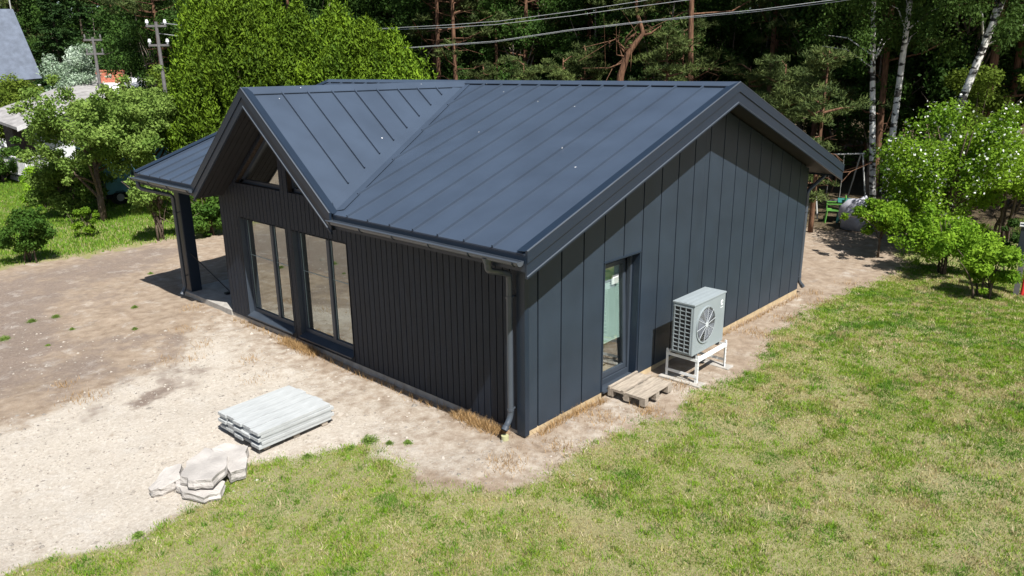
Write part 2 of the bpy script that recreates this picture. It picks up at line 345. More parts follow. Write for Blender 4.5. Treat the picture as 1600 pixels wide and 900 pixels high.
c = mixc(edge(sep.outputs[0], n20, .7, .15, .55), c, lawn)
c = mixc(edge(at_.outputs['Alpha'], n4), c, flo)
# small pale stones and dark crumbs scattered through the surface
vo = N.new('ShaderNodeTexVoronoi'); vo.inputs['Scale'].default_value = 14; L_.new(geo.outputs['Position'], vo.inputs[0])
mr = N.new('ShaderNodeMapRange'); L_.new(vo.outputs['Distance'], mr.inputs[0]); mr.inputs[1].default_value = .16; mr.inputs[2].default_value = .10
sc = N.new('ShaderNodeSeparateColor'); L_.new(vo.outputs['Color'], sc.inputs[0])
gt = N.new('ShaderNodeMath'); gt.operation = 'GREATER_THAN'; L_.new(sc.outputs[0], gt.inputs[0]); gt.inputs[1].default_value = .72
mu = N.new('ShaderNodeMath'); mu.operation = 'MULTIPLY'; L_.new(mr.outputs[0], mu.inputs[0]); L_.new(gt.outputs[0], mu.inputs[1])
mu2 = N.new('ShaderNodeMath'); mu2.operation = 'MULTIPLY'; L_.new(mu.outputs[0], mu2.inputs[0]); mu2.inputs[1].default_value = .6
st = ramp(sc.outputs[1], [(.3, (.10, .075, .06)), (.55, (.38, .34, .29)), (.9, (.55, .52, .47))])
c = mixc(mu2.outputs[0], c, st)
fine = ramp(n90, [(.25, (.72, .72, .72)), (.5, (1, 1, 1)), (.75, (1.15, 1.15, 1.15))])
mm = N.new('ShaderNodeMix'); mm.data_type = 'RGBA'; mm.blend_type = 'MULTIPLY'; mm.inputs[0].default_value = 1; L_.new(c, mm.inputs[6]); L_.new(fine, mm.inputs[7])
L_.new(mm.outputs[2], b.inputs['Base Color']); b.inputs['Roughness'].default_value = .95; b.inputs['Specular IOR Level'].default_value = .15
ad = N.new('ShaderNodeMath'); L_.new(n20, ad.inputs[0]); L_.new(n90, ad.inputs[1]); 
bp = N.new('ShaderNodeBump'); bp.inputs['Strength'].default_value = .8; bp.inputs['Distance'].default_value = .035; L_.new(ad.outputs[0], bp.inputs['Height']); L_.new(bp.outputs[0], b.inputs['Normal'])

# grass blades
m, t, b, N, L_ = nmat('grass_blade'); M['blade'] = m
a = N.new('ShaderNodeAttribute'); a.attribute_name = 'tint'; L_.new(a.outputs['Color'], b.inputs['Base Color']); b.inputs['Roughness'].default_value = .6; b.inputs['Specular IOR Level'].default_value = .2
tr = N.new('ShaderNodeBsdfTranslucent'); ms = N.new('ShaderNodeMixShader'); ms.inputs[0].default_value = .3; L_.new(a.outputs['Color'], tr.inputs[0])
L_.new(b.outputs[0], ms.inputs[1]); L_.new(tr.outputs[0], ms.inputs[2]); L_.new(ms.outputs[0], N['Material Output'].inputs[0])
def blades(x, y, h, w, colr, rng, lean=.7):
    n = len(x); z = zground(x, y); P = np.stack([x, y, z], 1); a = rng.uniform(0, 2 * math.pi, n)
    D = np.stack([np.cos(a), np.sin(a), np.zeros(n)], 1); a2 = rng.uniform(0, 2 * math.pi, n); Lv = np.stack([np.cos(a2), np.sin(a2), np.zeros(n)], 1) * (lean * rng.random(n))[:, None]
    V = np.empty((n, 3, 3)); V[:, 0] = P - D * (w / 2)[:, None]; V[:, 1] = P + D * (w / 2)[:, None]; V[:, 2] = P + (Lv + np.array([0, 0, 1.])) * h[:, None]
    V[:, :2, 2] -= .01; return V.reshape(-1, 3)
GR = np.array([(.15, .28, .015), (.10, .21, .02), (.22, .31, .03), (.40, .35, .15), (.52, .45, .27), (.34, .25, .12)])
def grass_colours(x, y, rng, lush=0.0):
    n = len(x); patch = fbm(x * .8, y * .8, 51, 3) * .6 + fbm(x * 2.6, y * 2.6, 52, 2) * .4 + rng.normal(0, .07, n) + lush
    dark = fbm(x * 1.7, y * 1.7, 57, 2); r = rng.random(n)
    band = .5 + .5 * np.sin((x * .55 - y * .83) * 2.4 + 1.5 * fbm(x * .3, y * .3, 66, 2))
    pg = sstep(.325, .51, patch + (band - .5) * .07)                       # probability of a green blade
    k = np.where(r < pg * .85, np.where(rng.random(n) < .45, 0, 2), np.where(rng.random(n) < .5, 3, np.where(rng.random(n) < .5, 4, 5)))
    k = np.where((dark > .68) & (r < pg), 1, k); c = GR[k] * rng.uniform(.75, 1.25, (n, 1)); return c
rng = np.random.default_rng(5)
def scatter(n, x0, x1, y0, y1, keep): 
    x = rng.uniform(x0, x1, n); y = rng.uniform(y0, y1, n); k = keep(x, y); return x[k], y[k]
def visible(x, y, m_=80):
    P = np.stack([x, y, np.zeros_like(x)], 1) - CAMP; z = P @ FW; px = 800 + FPX * (P @ RT) / z; py = 450 - FPX * (P @ UP) / z
    return (z > 0) & (px > -m_) & (px < 1600 + m_) & (py < 900 + m_) & (py > 100)
def lawnkeep(x, y): g = weights(x, y)[0]; return (rng.random(len(x)) < g * 1.05) & visible(x, y) & (sdist(x, y, LAWN) > -.6)
x, y = scatter(1500000, -7, 16, -7, 4.5, lawnkeep)
d = np.hypot(x - CAMP[0], y - CAMP[1]); tall = 1 + .9 * sstep(.55, .75, fbm(x * 2.2, y * 2.2, 61, 2))
V = blades(x, y, rng.uniform(.012, .034, len(x)) * tall, .006 + .0007 * d, None, rng, 1.3)
LC = grass_colours(x, y, rng, .0)
tx, ty = scatter(9000, -7, 16, -7, 4.5, lawnkeep); nb_ = 26; cr_ = rng.uniform(.02, .07, len(tx)); X2 = np.repeat(tx, nb_) + rng.normal(0, 1, len(tx) * nb_) * np.repeat(cr_, nb_); Y2 = np.repeat(ty, nb_) + rng.normal(0, 1, len(tx) * nb_) * np.repeat(cr_, nb_)
kk = weights(X2, Y2)[0] > .2; tc_ = np.repeat(GR[rng.choice([0, 1, 2, 3, 4], len(tx), p=[.4, .2, .2, .1, .1])] * rng.uniform(.7, 1.2, (len(tx), 1)), nb_, 0) * rng.uniform(.8, 1.2, (len(X2), 1))
d2 = np.hypot(X2 - CAMP[0], Y2 - CAMP[1]); V2 = blades(X2[kk], Y2[kk], (rng.uniform(.03, .075, len(X2)))[kk], (.006 + .0007 * d2)[kk], None, rng, 1.5)
V = np.concatenate([V, V2]); LC = np.concatenate([LC, tc_[kk]])
lawn_o = quadmesh('lawn_grass', V, 3, 'blade', LC); tag(lawn_o, 'patchy green and straw coloured mown grass of the lawn in front of the dark house', 'grass', kind='stuff')
x, y = scatter(800000, -14, 30, 8, 48, lambda x, y: (rng.random(len(x)) < np.clip(sdist(x, y, LEFTLAWN), 0, 1)) & visible(x, y))
V = blades(x, y, rng.uniform(.05, .13, len(x)), np.full(len(x), .03), None, rng, .9)
c_ = np.array([(.115, .225, .02)]) * rng.uniform(.6, 1.5, (len(x), 1)); yl = rng.random(len(x)) < .25; c_[yl] = c_[yl] * np.array([1.6, 1.15, 1.3])
o = quadmesh('meadow_grass', V, 3, 'blade', c_); tag(o, 'bright green longer grass round the bushes at the left edge of the yard', 'grass', kind='stuff')
x, y = scatter(120000, 9, 30, -8, 4, lambda x, y: (rng.random(len(x)) < .7 * sstep(-.3, .6, sdist(x, y, RIGHTGREEN)+ (fbm(x*1.5,y*1.5,77)-.5)*2)) & visible(x, y))
V = blades(x, y, rng.uniform(.04, .10, len(x)), np.full(len(x), .022), None, rng, .9)
o = quadmesh('shrub_border_grass', V, 3, 'blade', np.array([(.10, .19, .02)]) * rng.uniform(.6, 1.5, (len(x), 1))); tag(o, 'shaggy green grass under the bushes at the right edge', 'grass', kind='stuff')
# straw coloured tufts along the walls and on the dirt
sp = [(0.0 - .12, yy, .16, 60) for yy in np.arange(.35, 1.3, .06)] + [(-.12, yy, .10, 16) for yy in np.arange(1.4, 8.4, .25)] + [(-.15, yy, .17, 60) for yy in np.arange(5.2, 6.2, .07)]
sp += [(xx, -.08, .10, 26) for xx in np.arange(.25, 1.8, .1)] + [(xx, -.1, .07, 14) for xx in np.arange(4.4, 9.6, .2)]
for (a_, b_, r_, n_) in [(760, 655, .22, 150), (790, 724, .35, 160), (875, 700, .3, 120), (940, 655, .35, 140), (1010, 640, .3, 160), (1060, 600, .3, 160), (1090, 560, .3, 60), (1180, 520, .4, 160), (1230, 495, .4, 140), (1285, 470, .4, 120), (130, 620, .4, 120), (100, 600, .25, 60), (300, 555, .3, 60), (315, 536, .3, 50), (390, 560, .35, 60), (395, 590, .3, 40), (480, 545, .3, 60), (260, 560, .3, 50), (445, 520, .4, 80), (285, 512, .3, 50), (370, 470, .2, 30), (300, 480, .35, 60), (1270, 455, .3, 60), (1330, 440, .4, 60)]:
    q_ = G(a_, b_); sp.append((q_[0], q_[1], r_, n_))
xs, ys, hs = [], [], []
for (a_, b_, r_, n_) in sp:
    n_ = int(n_ * 1.5); xs.append(a_ + rng.normal(0, r_ * .45, n_)); ys.append(b_ + rng.normal(0, r_ * .45, n_)); hs.append(rng.uniform(.03, .10, n_) * (1 + .5 * (r_ < .2)))
x, y, h = map(np.concatenate, (xs, ys, hs)); k = ~((x > -.03) & (y > -.03) & (x < 9.7) & (y < 8.6)); x, y, h = x[k], y[k], h[k]
V = blades(x, y, h, np.full(len(x), .010), None, rng, 1.2)
o = quadmesh('dry_grass', V, 3, 'blade', np.array([(.40, .26, .12)]) * rng.uniform(.55, 1.3, (len(x), 1))); tag(o, 'dry straw coloured grass wisps along the foot of the house walls and on the dirt', 'dry grass', kind='stuff')
# scattered gravel
def gravel():
    n = 5200; px = rng.uniform(-6.5, 4, n * 4); py = rng.uniform(-3, 12, n * 4); w = weights(px, py); k = (rng.random(len(px)) < (w[1] * .8 + w[2] * .3) * (1 - w[0])) & ~((px > -.1) & (py > -.1) & (py < 9)) & visible(px, py)
    px, py = px[k][:n], py[k][:n]; n = len(px)
    base = np.array([(1, 0, 0), (0, 1, 0), (-1, 0, 0), (0, -1, 0), (0, 0, .7)]); fs = [(0, 1, 4), (1, 2, 4), (2, 3, 4), (3, 0, 4)]
    s = rng.lognormal(-4.35, .45, n); a = rng.uniform(0, 6.28, n); B = base[None] * s[:, None, None] * rng.uniform(.6, 1.4, (n, 5, 1))
    c, sn = np.cos(a)[:, None], np.sin(a)[:, None]; Xx = B[:, :, 0] * c - B[:, :, 1] * sn; Yy = B[:, :, 0] * sn + B[:, :, 1] * c
    P = np.stack([Xx + px[:, None], Yy + py[:, None], B[:, :, 2] + zground(px, py)[:, None]], 2)
    V = np.concatenate([P[:, list(f)] for f in fs], 1).reshape(-1, 3)
    tint = np.repeat(np.array([(.42, .38, .33)]) * rng.uniform(.55, 1.3, (n, 1)), 4, 0)
    # order: for each stone its 4 triangles are contiguous
    return quadmesh('gravel', V, 3, 'blade', np.clip(tint, 0, .85))
tag(gravel(), 'small pale stones strewn over the sandy yard', 'gravel', kind='stuff')

# ================================================================== THE HOUSE
WID, LEN, LR, OG, OE = 9.6, 8.56, 11.30, .52, .567
ZE, ZR, YC, HC, ZC, XC = 2.91, 4.81, 5.95, 2.37, 4.79, -.60
MS = (ZR - ZE) / (WID / 2 + OE); CS = (ZC - ZE) / HC; XJ = -OE + (ZC - ZE) / MS
TH = .2                                             # roof build-up under the sheet
def zmain(x): return ZE + MS * (x + OE) if x <= WID / 2 else ZE + MS * (WID + OE - x)
def zcross(y): return ZC - CS * abs(y - YC)
house = empty('detached_house', (0, 0, 0), 0, 'low modern house clad in dark blue grey steel and boards with standing seam roof', 'house')
TC = .26                                            # vertical depth of the cross roof
def front_top(y): return max(zmain(0) - TH - .03, zcross(y) - TC - .02) if y < LEN - .0 else zmain(0) - TH - .03
WIN = [(6.04, 7.78, .15, 2.24), (4.10, 5.81, .15, 2.24)]
TRI = [(6.09, 7.80), (4.05, 5.84)]                 # gable windows following the roof
def tri_top(y): return zcross(y) - TC - .10
def front_open(y):
    o = []
    for (a_, b_, c_, d_) in WIN:
        if a_ < y < b_: o.append((c_, lambda q, d_=d_: d_))
    for (a_, b_) in TRI:
        if a_ < y < b_ and tri_top(y) > 2.96: o.append((2.95, tri_top))
    return o
def strips(breaks, gapset, top, openf, bot, place, d0, d1, gap):
    """vertical boards between d0 (back) and d1 (face); gap is cut at edges in gapset"""
    mb = MB(); br = sorted(breaks)
    for a_, b_ in zip(br[:-1], br[1:]):
        if b_ - a_ < 1e-4: continue
        a2 = a_ + (gap / 2 if any(abs(a_ - g) < 1e-6 for g in gapset) else 0); b2 = b_ - (gap / 2 if any(abs(b_ - g) < 1e-6 for g in gapset) else 0)
        if b2 - a2 < 1e-3: continue
        mid = (a_ + b_) / 2; lo = bot; segs = []
        for (zl, zt) in sorted(openf(mid), key=lambda q: q[0]): segs.append((lambda q, lo=lo: lo, lambda q, zl=zl: zl) if not callable(lo) else (lo, lambda q, zl=zl: zl)); lo = zt
        segs.append((lo if callable(lo) else (lambda q, lo=lo: lo), top))
        for (zl, zt) in segs:
            if zt(mid) - zl(mid) < .004: continue
            P = [place(a2, d0, zl(a2)), place(b2, d0, zl(b2)), place(b2, d1, zl(b2)), place(a2, d1, zl(a2)),
                 place(a2, d0, max(zt(a2), zl(a2))), place(b2, d0, max(zt(b2), zl(b2))), place(b2, d1, max(zt(b2), zl(b2))), place(a2, d1, max(zt(a2), zl(a2)))]
            mb.hexa(P)
    return mb
YB = YC - (ZC - TC - .10 - 2.95) / CS; YB2 = YC + (ZC - TC - .10 - 2.95) / CS
kinks = [YC, YC - (ZC - TC - .02 - (zmain(0) - TH - .03)) / CS, YC + (ZC - TC - .02 - (zmain(0) - TH - .03)) / CS, YB, YB2]
opens = [v for w_ in WIN for v in w_[:2]] + [v for w_ in TRI for v in w_ if YB < v < YB2]
edges = [round(.14 + .1355 * i, 4) for i in range(63)]; edges = [e_ for e_ in edges if e_ < LEN]
core = strips([.06, LEN] + kinks + opens, [], front_top, front_open, -.15, lambda s, d, z: (d, s, z), .022, .24, 0)
fw_ = core.build('front_wall', 'brown_wall', house)
strips([.0, LEN] + edges + kinks + opens, edges, front_top, front_open, .06, lambda s, d, z: (d, s, z), .021, 0.0, .016).build('board_cladding', 'board', fw_)
MB().box((-.02, -.02, .02), (.071, .14, 2.86)).build('corner_trim', 'trim', house, .004)
# concrete plinth strip seen below the front cladding
MB().box((.012, .05, -.25), (.3, LEN, .055)).build('plinth', 'concrete', house)
# gable wall
DOOR = (1.85, 2.82, .09, 2.22)
def gab_top(x): return zmain(x) - TH - .03
gs = [.28 + .52 * i for i in range(18)]
core = strips([.032, WID, WID / 2, DOOR[0], DOOR[1]], [], gab_top, lambda x: [(DOOR[2], lambda q: DOOR[3])] if DOOR[0] < x < DOOR[1] else [], -.15, lambda s, d, z: (s, d, z), .03, .24, 0)
gw = core.build('gable_wall', 'brown_wall', house)
strips([.07, WID, WID / 2, DOOR[0], DOOR[1]] + gs, gs, gab_top, lambda x: [(DOOR[2], lambda q: DOOR[3])] if DOOR[0] < x < DOOR[1] else [], .07, lambda s, d, z: (s, d, z), .029, 0.0, .028).build('seamed_steel_cladding', 'clad', gw, .003)
MB().box((.03, .004, -.06), (DOOR[0], .05, .068)).build('sill_timber', 'timber_sill', house)
MB().box((DOOR[1], .004, -.06), (WID, .05, .068)).build('sill_timber', 'timber_sill', house)
MB().box((DOOR[0] - .025, -.018, DOOR[3]), (DOOR[1] + .03, .13, DOOR[3] + .022)).box((DOOR[1] - .012, -.012, .09), (DOOR[1] + .022, .13, DOOR[3])).box((DOOR[0] - .022, -.012, .09), (DOOR[0] + .004, .13, DOOR[3])).build('door_reveal', 'trim', house)
# back, far and partition walls, floor
MB().box((WID - .2, .24, -.1), (WID, LEN, zmain(WID) - TH - .03)).build('rear_wall', 'board', house)
far_ = MB(); far_.prism([(.24, LEN - .2, -.1), (WID - .2, LEN - .2, -.1), (WID - .2, LEN - .2, zmain(WID - .2) - TH - .03), (WID / 2, LEN - .2, ZR - TH - .03), (.24, LEN - .2, zmain(.24) - TH - .03)], (0, .2, 0)); far_.build('porch_wall', 'board', house)
MB().box((.24, .24, -.1), (WID - .2, LEN - .2, .12)).build('floor', 'osb', house)
MB().box((5.4, .24, .12), (5.5, LEN - .2, 3.4)).build('partition_wall', 'interior', house)
MB().box((.24, 3.7, .12), (5.4, 3.8, 3.0)).build('partition_wall', 'interior', house)
# ---- roof
roof = MB()
def P_(x, y, dz=0): return (x, y, zmain(x) + dz)
# front slope with a notch where the cross gable comes through
top = [P_(-OE, -OG), P_(WID / 2, -OG), P_(WID / 2, LR), P_(-OE, LR), P_(-OE, YC + HC), P_(XJ, YC), P_(-OE, YC - HC)]
sk = [(a_[0], a_[1], a_[2] - .02) for a_ in top]; roof.prism(sk, (0, 0, -TH + .02))
back = [P_(WID / 2, -OG), P_(WID + OE, -OG), P_(WID + OE, LR), P_(WID / 2, LR)]
roof.prism([(a_[0], a_[1], a_[2] - .02) for a_ in back], (0, 0, -TH + .02))
for s_ in (-1, 1):
    roof.prism([(XC, YC, ZC - .02), (XJ, YC, ZC - .02), (-OE, YC + s_ * HC, ZE - .02), (XC, YC + s_ * HC, ZE - .02)], (0, 0, -TC + .02))
roof_o = roof.build('roof', 'soffit', house)
sheet = MB()
sheet.prism(top, (0, 0, -.019)); sheet.prism(back, (0, 0, -.019))
for s_ in (-1, 1): sheet.prism([(XC, YC, ZC), (XJ, YC, ZC), (-OE, YC + s_ * HC, ZE), (XC, YC + s_ * HC, ZE)], (0, 0, -.019))
sheet.build('roof_sheet', 'roof', roof_o)
seam = MB()
def rib(p, q, nrm, w=.024, h=.040):
    n_ = Vector(nrm).normalized(); p = Vector(p) + n_ * (h / 2 - .004); q = Vector(q) + n_ * (h / 2 - .004); seam.bar(p, q, w, h, n_)
nf = (-MS, 0, 1); nb = (MS, 0, 1)
FL = .17                                            # half width of valley flashing across y
y_ = .04
k = 0
while y_ < LR - .1:
    x0 = -OE; x1 = WID / 2 - .12
    if abs(y_ - YC) < HC:
        x0 = -OE + (HC - abs(y_ - YC)) / HC * (XJ + OE) + .34
        if y_ > YC: x0 = x0
    if x0 < x1 - .2: rib(P_(x0, y_), P_(x1, y_), nf)
    rib(P_(WID / 2 + .12, y_), P_(WID + OE, y_), nb)
    y_ += .5225
for i in range(9):
    xx = .09 + .5225 * i
    reach = HC * (1 - (xx + OE) / (XJ + OE)) - .16
    if reach < .15: continue
    for s_ in (-1, 1): rib((xx, YC + s_ * .09, ZC - CS * .09), (xx, YC + s_ * reach, ZC - CS * reach), (0, s_ * CS, 1))
seam.build('standing_seam', 'roof', roof_o)
# ridge caps, valley flashings, rake trims
cap = MB()
for s_, n_ in ((-1, nf), (1, nb)):
    a_ = WID / 2; b_ = a_ + s_ * .16
    cap.prism([(a_, -OG, ZR + .045), (a_, LR, ZR + .045), (b_, LR, zmain(b_) + .036), (b_, -OG, zmain(b_) + .036)], (0, 0, -.012))
cap.build('ridge_cap', 'trim' if False else 'roof', roof_o)
cap = MB()
for s_ in (-1, 1):
    b_ = YC + s_ * .13
    cap.prism([(XC, YC, ZC + .045), (XJ - .02, YC, ZC + .045), (XJ - .02, b_, zcross(b_) + .036), (XC, b_, zcross(b_) + .036)], (0, 0, -.012))
cap.build('ridge_cap', 'roof', roof_o)
for s_ in (-1, 1):
    A = Vector((-OE, YC + s_ * HC, ZE)); B = Vector((XJ - .02, YC + s_ * .01, ZC - .01)); n1_ = Vector(nf).normalized(); n2_ = Vector((0, s_ * CS, 1)).normalized()
    d1_ = (B - A).normalized(); w1 = d1_.cross(n1_); w1 = w1 if w1.y * s_ > 0 else -w1; w2 = d1_.cross(n2_); w2 = w2 if w2.y * s_ < 0 else -w2
    A2 = A + d1_ * .10
    val = MB().prism([A2 + n1_ * .004, B + n1_ * .004, B + w1 * .17 - d1_ * .17 + n1_ * .016, A2 + w1 * .17 + n1_ * .016], n1_ * .004)
    val.prism([A2 + n2_ * .004, B + n2_ * .004, B + w2 * .13 - d1_ * .35 + n2_ * .016, A2 + w2 * .13 + d1_ * .12 + n2_ * .016], n2_ * .004)
    val.build('valley_flashing', 'roof', roof_o)
def rake(name, p, q, out, flange_in, h=.315):
    """fascia board with a raised top edge and lit lower lip along the roof edge p-q; out = outward unit, flange_in = inward vector on the sheet"""
    p = Vector(p); q = Vector(q); out = Vector(out); up = Vector((0, 0, 1)); mb = MB()
    mb.prism([p + up * .03, q + up * .03, q + up * (-h), p + up * (-h)], out * .022)
    mb.prism([p + up * .045 + out * .022, q + up * .045 + out * .022, q - up * .115 + out * .022, p - up * .115 + out * .022], out * .016)
    mb.prism([p + up * .045, q + up * .045, q + up * .03, p + up * .03], out * .022)
    mb.prism([p - up * (h - .03) + out * .022, q - up * (h - .03) + out * .022, q - up * h + out * .022, p - up * h + out * .022], out * .014)
    n_ = (q - p).cross(Vector(flange_in)); n_ = n_ if n_.z > 0 else -n_; n_.normalize()
    f = Vector(flange_in); mb.prism([p + n_ * .034, q + n_ * .034, q + f + n_ * .022, p + f + n_ * .022], n_ * .008)
    tr_ = mb.build(name, 'trim', roof_o); ep = MB()
    ep.prism([p + up * .052 + out * .026, q + up * .052 + out * .026, q + up * .044 + out * .042, p + up * .044 + out * .042], up * -.008)
    ep.build('edge_profile', 'gutter', tr_); ep = MB(); ep.prism([p - up * (h - .038) + out * .024, q - up * (h - .038) + out * .024, q - up * (h - .03) + out * .038, p - up * (h - .03) + out * .038], up * -.006); ep.build('edge_profile', 'gutter', tr_)  # paler strips on top edge and lip imitate bright edge highlights
    return tr_
for yy, sg in ((-OG, -1), (LR, 1)):
    rake('rake_trim', (-OE, yy, ZE), (WID / 2, yy, ZR), (0, sg, 0), (0, -sg * .13, 0))
    rake('rake_trim', (WID / 2, yy, ZR), (WID + OE, yy, ZE), (0, sg, 0), (0, -sg * .13, 0))
for s_ in (-1, 1): rake('rake_trim', (XC, YC, ZC), (XC, YC + s_ * (HC + .02), ZE - .016), (-1, 0, 0), (.13, 0, 0), .30)
# soffit boards of the cross gable overhang
sf = MB()
for s_ in (-1, 1):
    for i in range(5):
        x0 = XC + .004 + i * .116; d = .004
        a_ = YC + s_ * .02; b_ = YC + s_ * (HC - .02)
        sf.prism([(x0 + .004, a_, zcross(a_) - TC - .001), (x0 + .110, a_, zcross(a_) - TC - .001), (x0 + .110, b_, zcross(b_) - TC - .001), (x0 + .004, b_, zcross(b_) - TC - .001)], (0, 0, -.018))
sf.build('soffit_boards', 'soffit', roof_o)
# eave fascia
MB().box((-OE - .004, -OG, ZE - .23), (-OE + .02, YC - HC + .0, ZE - .025)).build('eave_fascia', 'trim', roof_o)
MB().box((-OE - .004, YC + HC, ZE - .23), (-OE + .02, LR, ZE - .025)).build('eave_fascia', 'trim', roof_o)
MB().box((WID + OE - .02, -OG, ZE - .23), (WID + OE + .004, LR, ZE - .025)).build('eave_fascia', 'trim', roof_o)
def gutter(name, x, y0, y1, z, r=.068):
    mb = MB(); seg = 10; P = []
    for k in range(seg + 1):
        a_ = math.pi * k / seg; P.append((x - r * math.cos(a_), z - r * math.sin(a_)))
    Q = [(x - (r - .005) * math.cos(math.pi * k / seg), z - (r - .005) * math.sin(math.pi * k / seg)) for k in range(seg + 1)]
    for k in range(seg): mb.hexa([(P[k][0], y0, P[k][1]), (P[k + 1][0], y0, P[k + 1][1]), (P[k + 1][0], y1, P[k + 1][1]), (P[k][0], y1, P[k][1]), (Q[k][0], y0, Q[k][1]), (Q[k + 1][0], y0, Q[k + 1][1]), (Q[k + 1][0], y1, Q[k + 1][1]), (Q[k][0], y1, Q[k][1])])
    for yy in (y0, y1 - .006): mb.prism([(p[0], yy, p[1]) for p in P], (0, .006, 0))
    mb.tube([(x - r, y0, z + .004), (x - r, y1, z + .004)], .011, 8)
    o = mb.build(name, 'gutter', house)
    n_ = max(2, int((y1 - y0) / .75))
    for i in range(n_ + 1):
        yy = y0 + .08 + (y1 - y0 - .16) * i / n_
        MB().tube([(x - (r + .006) * math.cos(math.pi * k / 8), yy, z - (r + .006) * math.sin(math.pi * k / 8)) for k in range(9)], .007, 6).build('gutter_bracket', 'trim', o)
    return o
gutter('gutter', -OE - .078, -OG + .01, YC - HC - .02, ZE - .085)
gutter('gutter', -OE - .078, YC + HC + .03, LR - .01, ZE - .085)
gutter('gutter', WID + OE + .078, -OG + .01, LR, ZE - .085)
def bendpath(pts, r=.09, n=5):
    P = [Vector(p) for p in pts]; out = [P[0]]
    for i in range(1, len(P) - 1):
        a_ = (P[i - 1] - P[i]); b_ = (P[i + 1] - P[i]); rr = min(r, a_.length * .45, b_.length * .45); a_ = P[i] + a_.normalized() * rr; b_ = P[i] + b_.normalized() * rr
        for k in range(n + 1): s_ = k / n; out.append(a_ * (1 - s_) ** 2 + P[i] * 2 * s_ * (1 - s_) + b_ * s_ ** 2)
    return out + [P[-1]]
def downpipe(pts, clips):
    o = MB().tube(bendpath(pts), .044, 14).build('downpipe', 'gutter', house, smooth=True)
    for p, d in clips:
        c_ = MB(); p = Vector(p); c_.tube([p - Vector((0, 0, .018)), p + Vector((0, 0, .018))], .052, 14); c_.bar(p, p + Vector(d), .02, .02)
        c_.build('pipe_clip', 'gutter', o)
    e_ = Vector(pts[-1]); e2 = Vector(pts[-2]); dd = (e_ - e2).normalized()
    MB().tube([e_ - dd * .05, e_ + dd * .012], .050, 14, cap=False).build('pipe_collar', 'gutter', o)
    return o
downpipe([(-.645, .06, 2.79), (-.645, .06, 2.62), (-.10, .19, 2.44), (-.10, .19, .30), (-.24, .18, .16)], [((-.10, .19, 2.1), (.12, 0, 0)), ((-.10, .19, .42), (.12, 0, 0))])
MB().tube([(-.645, .06, 2.79), (-.645, .06, 2.70)], [.075, .045], 14).build('gutter_outlet', 'gutter', house)
downpipe([(WID + .645, -.12, 2.79), (WID + .645, -.12, 2.66), (WID + .10, .02, 2.36), (WID + .10, .02, .24), (WID + .19, -.05, .10)], [((WID + .10, .02, 1.9), (-.12, 0, 0)), ((WID + .10, .02, .35), (-.12, 0, 0))])
downpipe([(-.645, 11.0, 2.79), (-.645, 11.0, 2.60), (-.06, 10.66, 2.40), (-.06, 10.66, .22), (-.17, 10.62, .08)], [((-.06, 10.66, 2.0), (.12, 0, 0)), ((-.06, 10.66, .5), (.12, 0, 0))])
# porch
MB().box((-.02, LEN, -.2), (3.2, 10.98, .10)).build('porch_slab', 'concrete', house, .01)
MB().box((.03, 10.56, .10), (.29, 10.82, zmain(.1) - TH - .01)).build('porch_post', 'trim', house, .01)
MB().box((WID - .3, 10.56, -.1), (WID - .04, 10.82, zmain(.1) - TH - .01)).build('porch_post', 'trim', house, .01)
MB().box((.05, LEN, 2.62), (.27, LR - .3, zmain(.05) - TH - .005)).build('porch_beam', 'soffit', house)
# ---- windows
def window(opn, mull, name='window'):
    y0, y1, z0, z1 = opn; fx0, fx1 = .11, .19
    fr = MB()
    fr.box((fx0, y0, z0 + .07), (fx1, y1, z0 + .15)).box((fx0, y0, z1 - .05), (fx1, y1, z1)).box((fx0, y0, z0 + .15), (fx1, y0 + .045, z1 - .05)).box((fx0, y1 - .06, z0 + .15), (fx1, y1, z1 - .05)).box((fx0 - .01, mull - .045, z0 + .15), (fx1, mull + .045, z1 - .05))
    w_ = fr.build(name, 'frame', house, .004)
    MB().box((fx0 + .03, y0 + .05, z0 + .155), (fx0 + .055, mull - .05, z1 - .055)).build('pane', 'glass', w_)
    MB().box((fx0 + .03, mull + .05, z0 + .155), (fx0 + .055, y1 - .065, z1 - .055)).build('pane', 'glass', w_)
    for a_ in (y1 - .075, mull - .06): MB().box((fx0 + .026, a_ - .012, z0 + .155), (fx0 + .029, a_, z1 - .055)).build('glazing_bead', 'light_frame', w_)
    s_ = MB(); s_.prism([(-.055, y0 + .004, z0 + .012), (-.055, y0 + .004, z0 - .012), (.11, y0 + .004, z0 + .05), (.11, y0 + .004, z0 + .07)], (0, y1 - y0 - .008, 0)); s_.build('sill', 'frame', w_)
    rv = MB().box((.0, y1 - .006, z0 + .02), (.11, y1 + .02, z1)).box((.0, y0 - .02, z0 + .02), (.11, y0 + .006, z1)).box((.0, y0, z1 - .002), (.11, y1, z1 + .02)); rv.build('reveal', 'frame', w_)
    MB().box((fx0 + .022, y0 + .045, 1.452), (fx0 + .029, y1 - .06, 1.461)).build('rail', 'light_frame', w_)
    return w_
window(WIN[0], 6.74); window(WIN[1], 4.82)
M['film'] = mat('paper_screen', (.16, .11, .06), .9, 0, .3, 2.2, stretch=(1, 1, 4)); M['film2'] = mat('grey_screen', (.17, .165, .14), .9, 0, .15, 3, stretch=(1, 1, 4))  # brown and grey sheets paint the ground's reflection behind the window panes
for i, w_ in enumerate(WIN):
    MB().box((.34, w_[0], .13), (.35, w_[1], 1.45)).build('lower_screen', 'film', house)
    MB().box((.345, w_[0], 1.46), (.355, w_[1], 2.3)).build('upper_screen', 'film2', house)
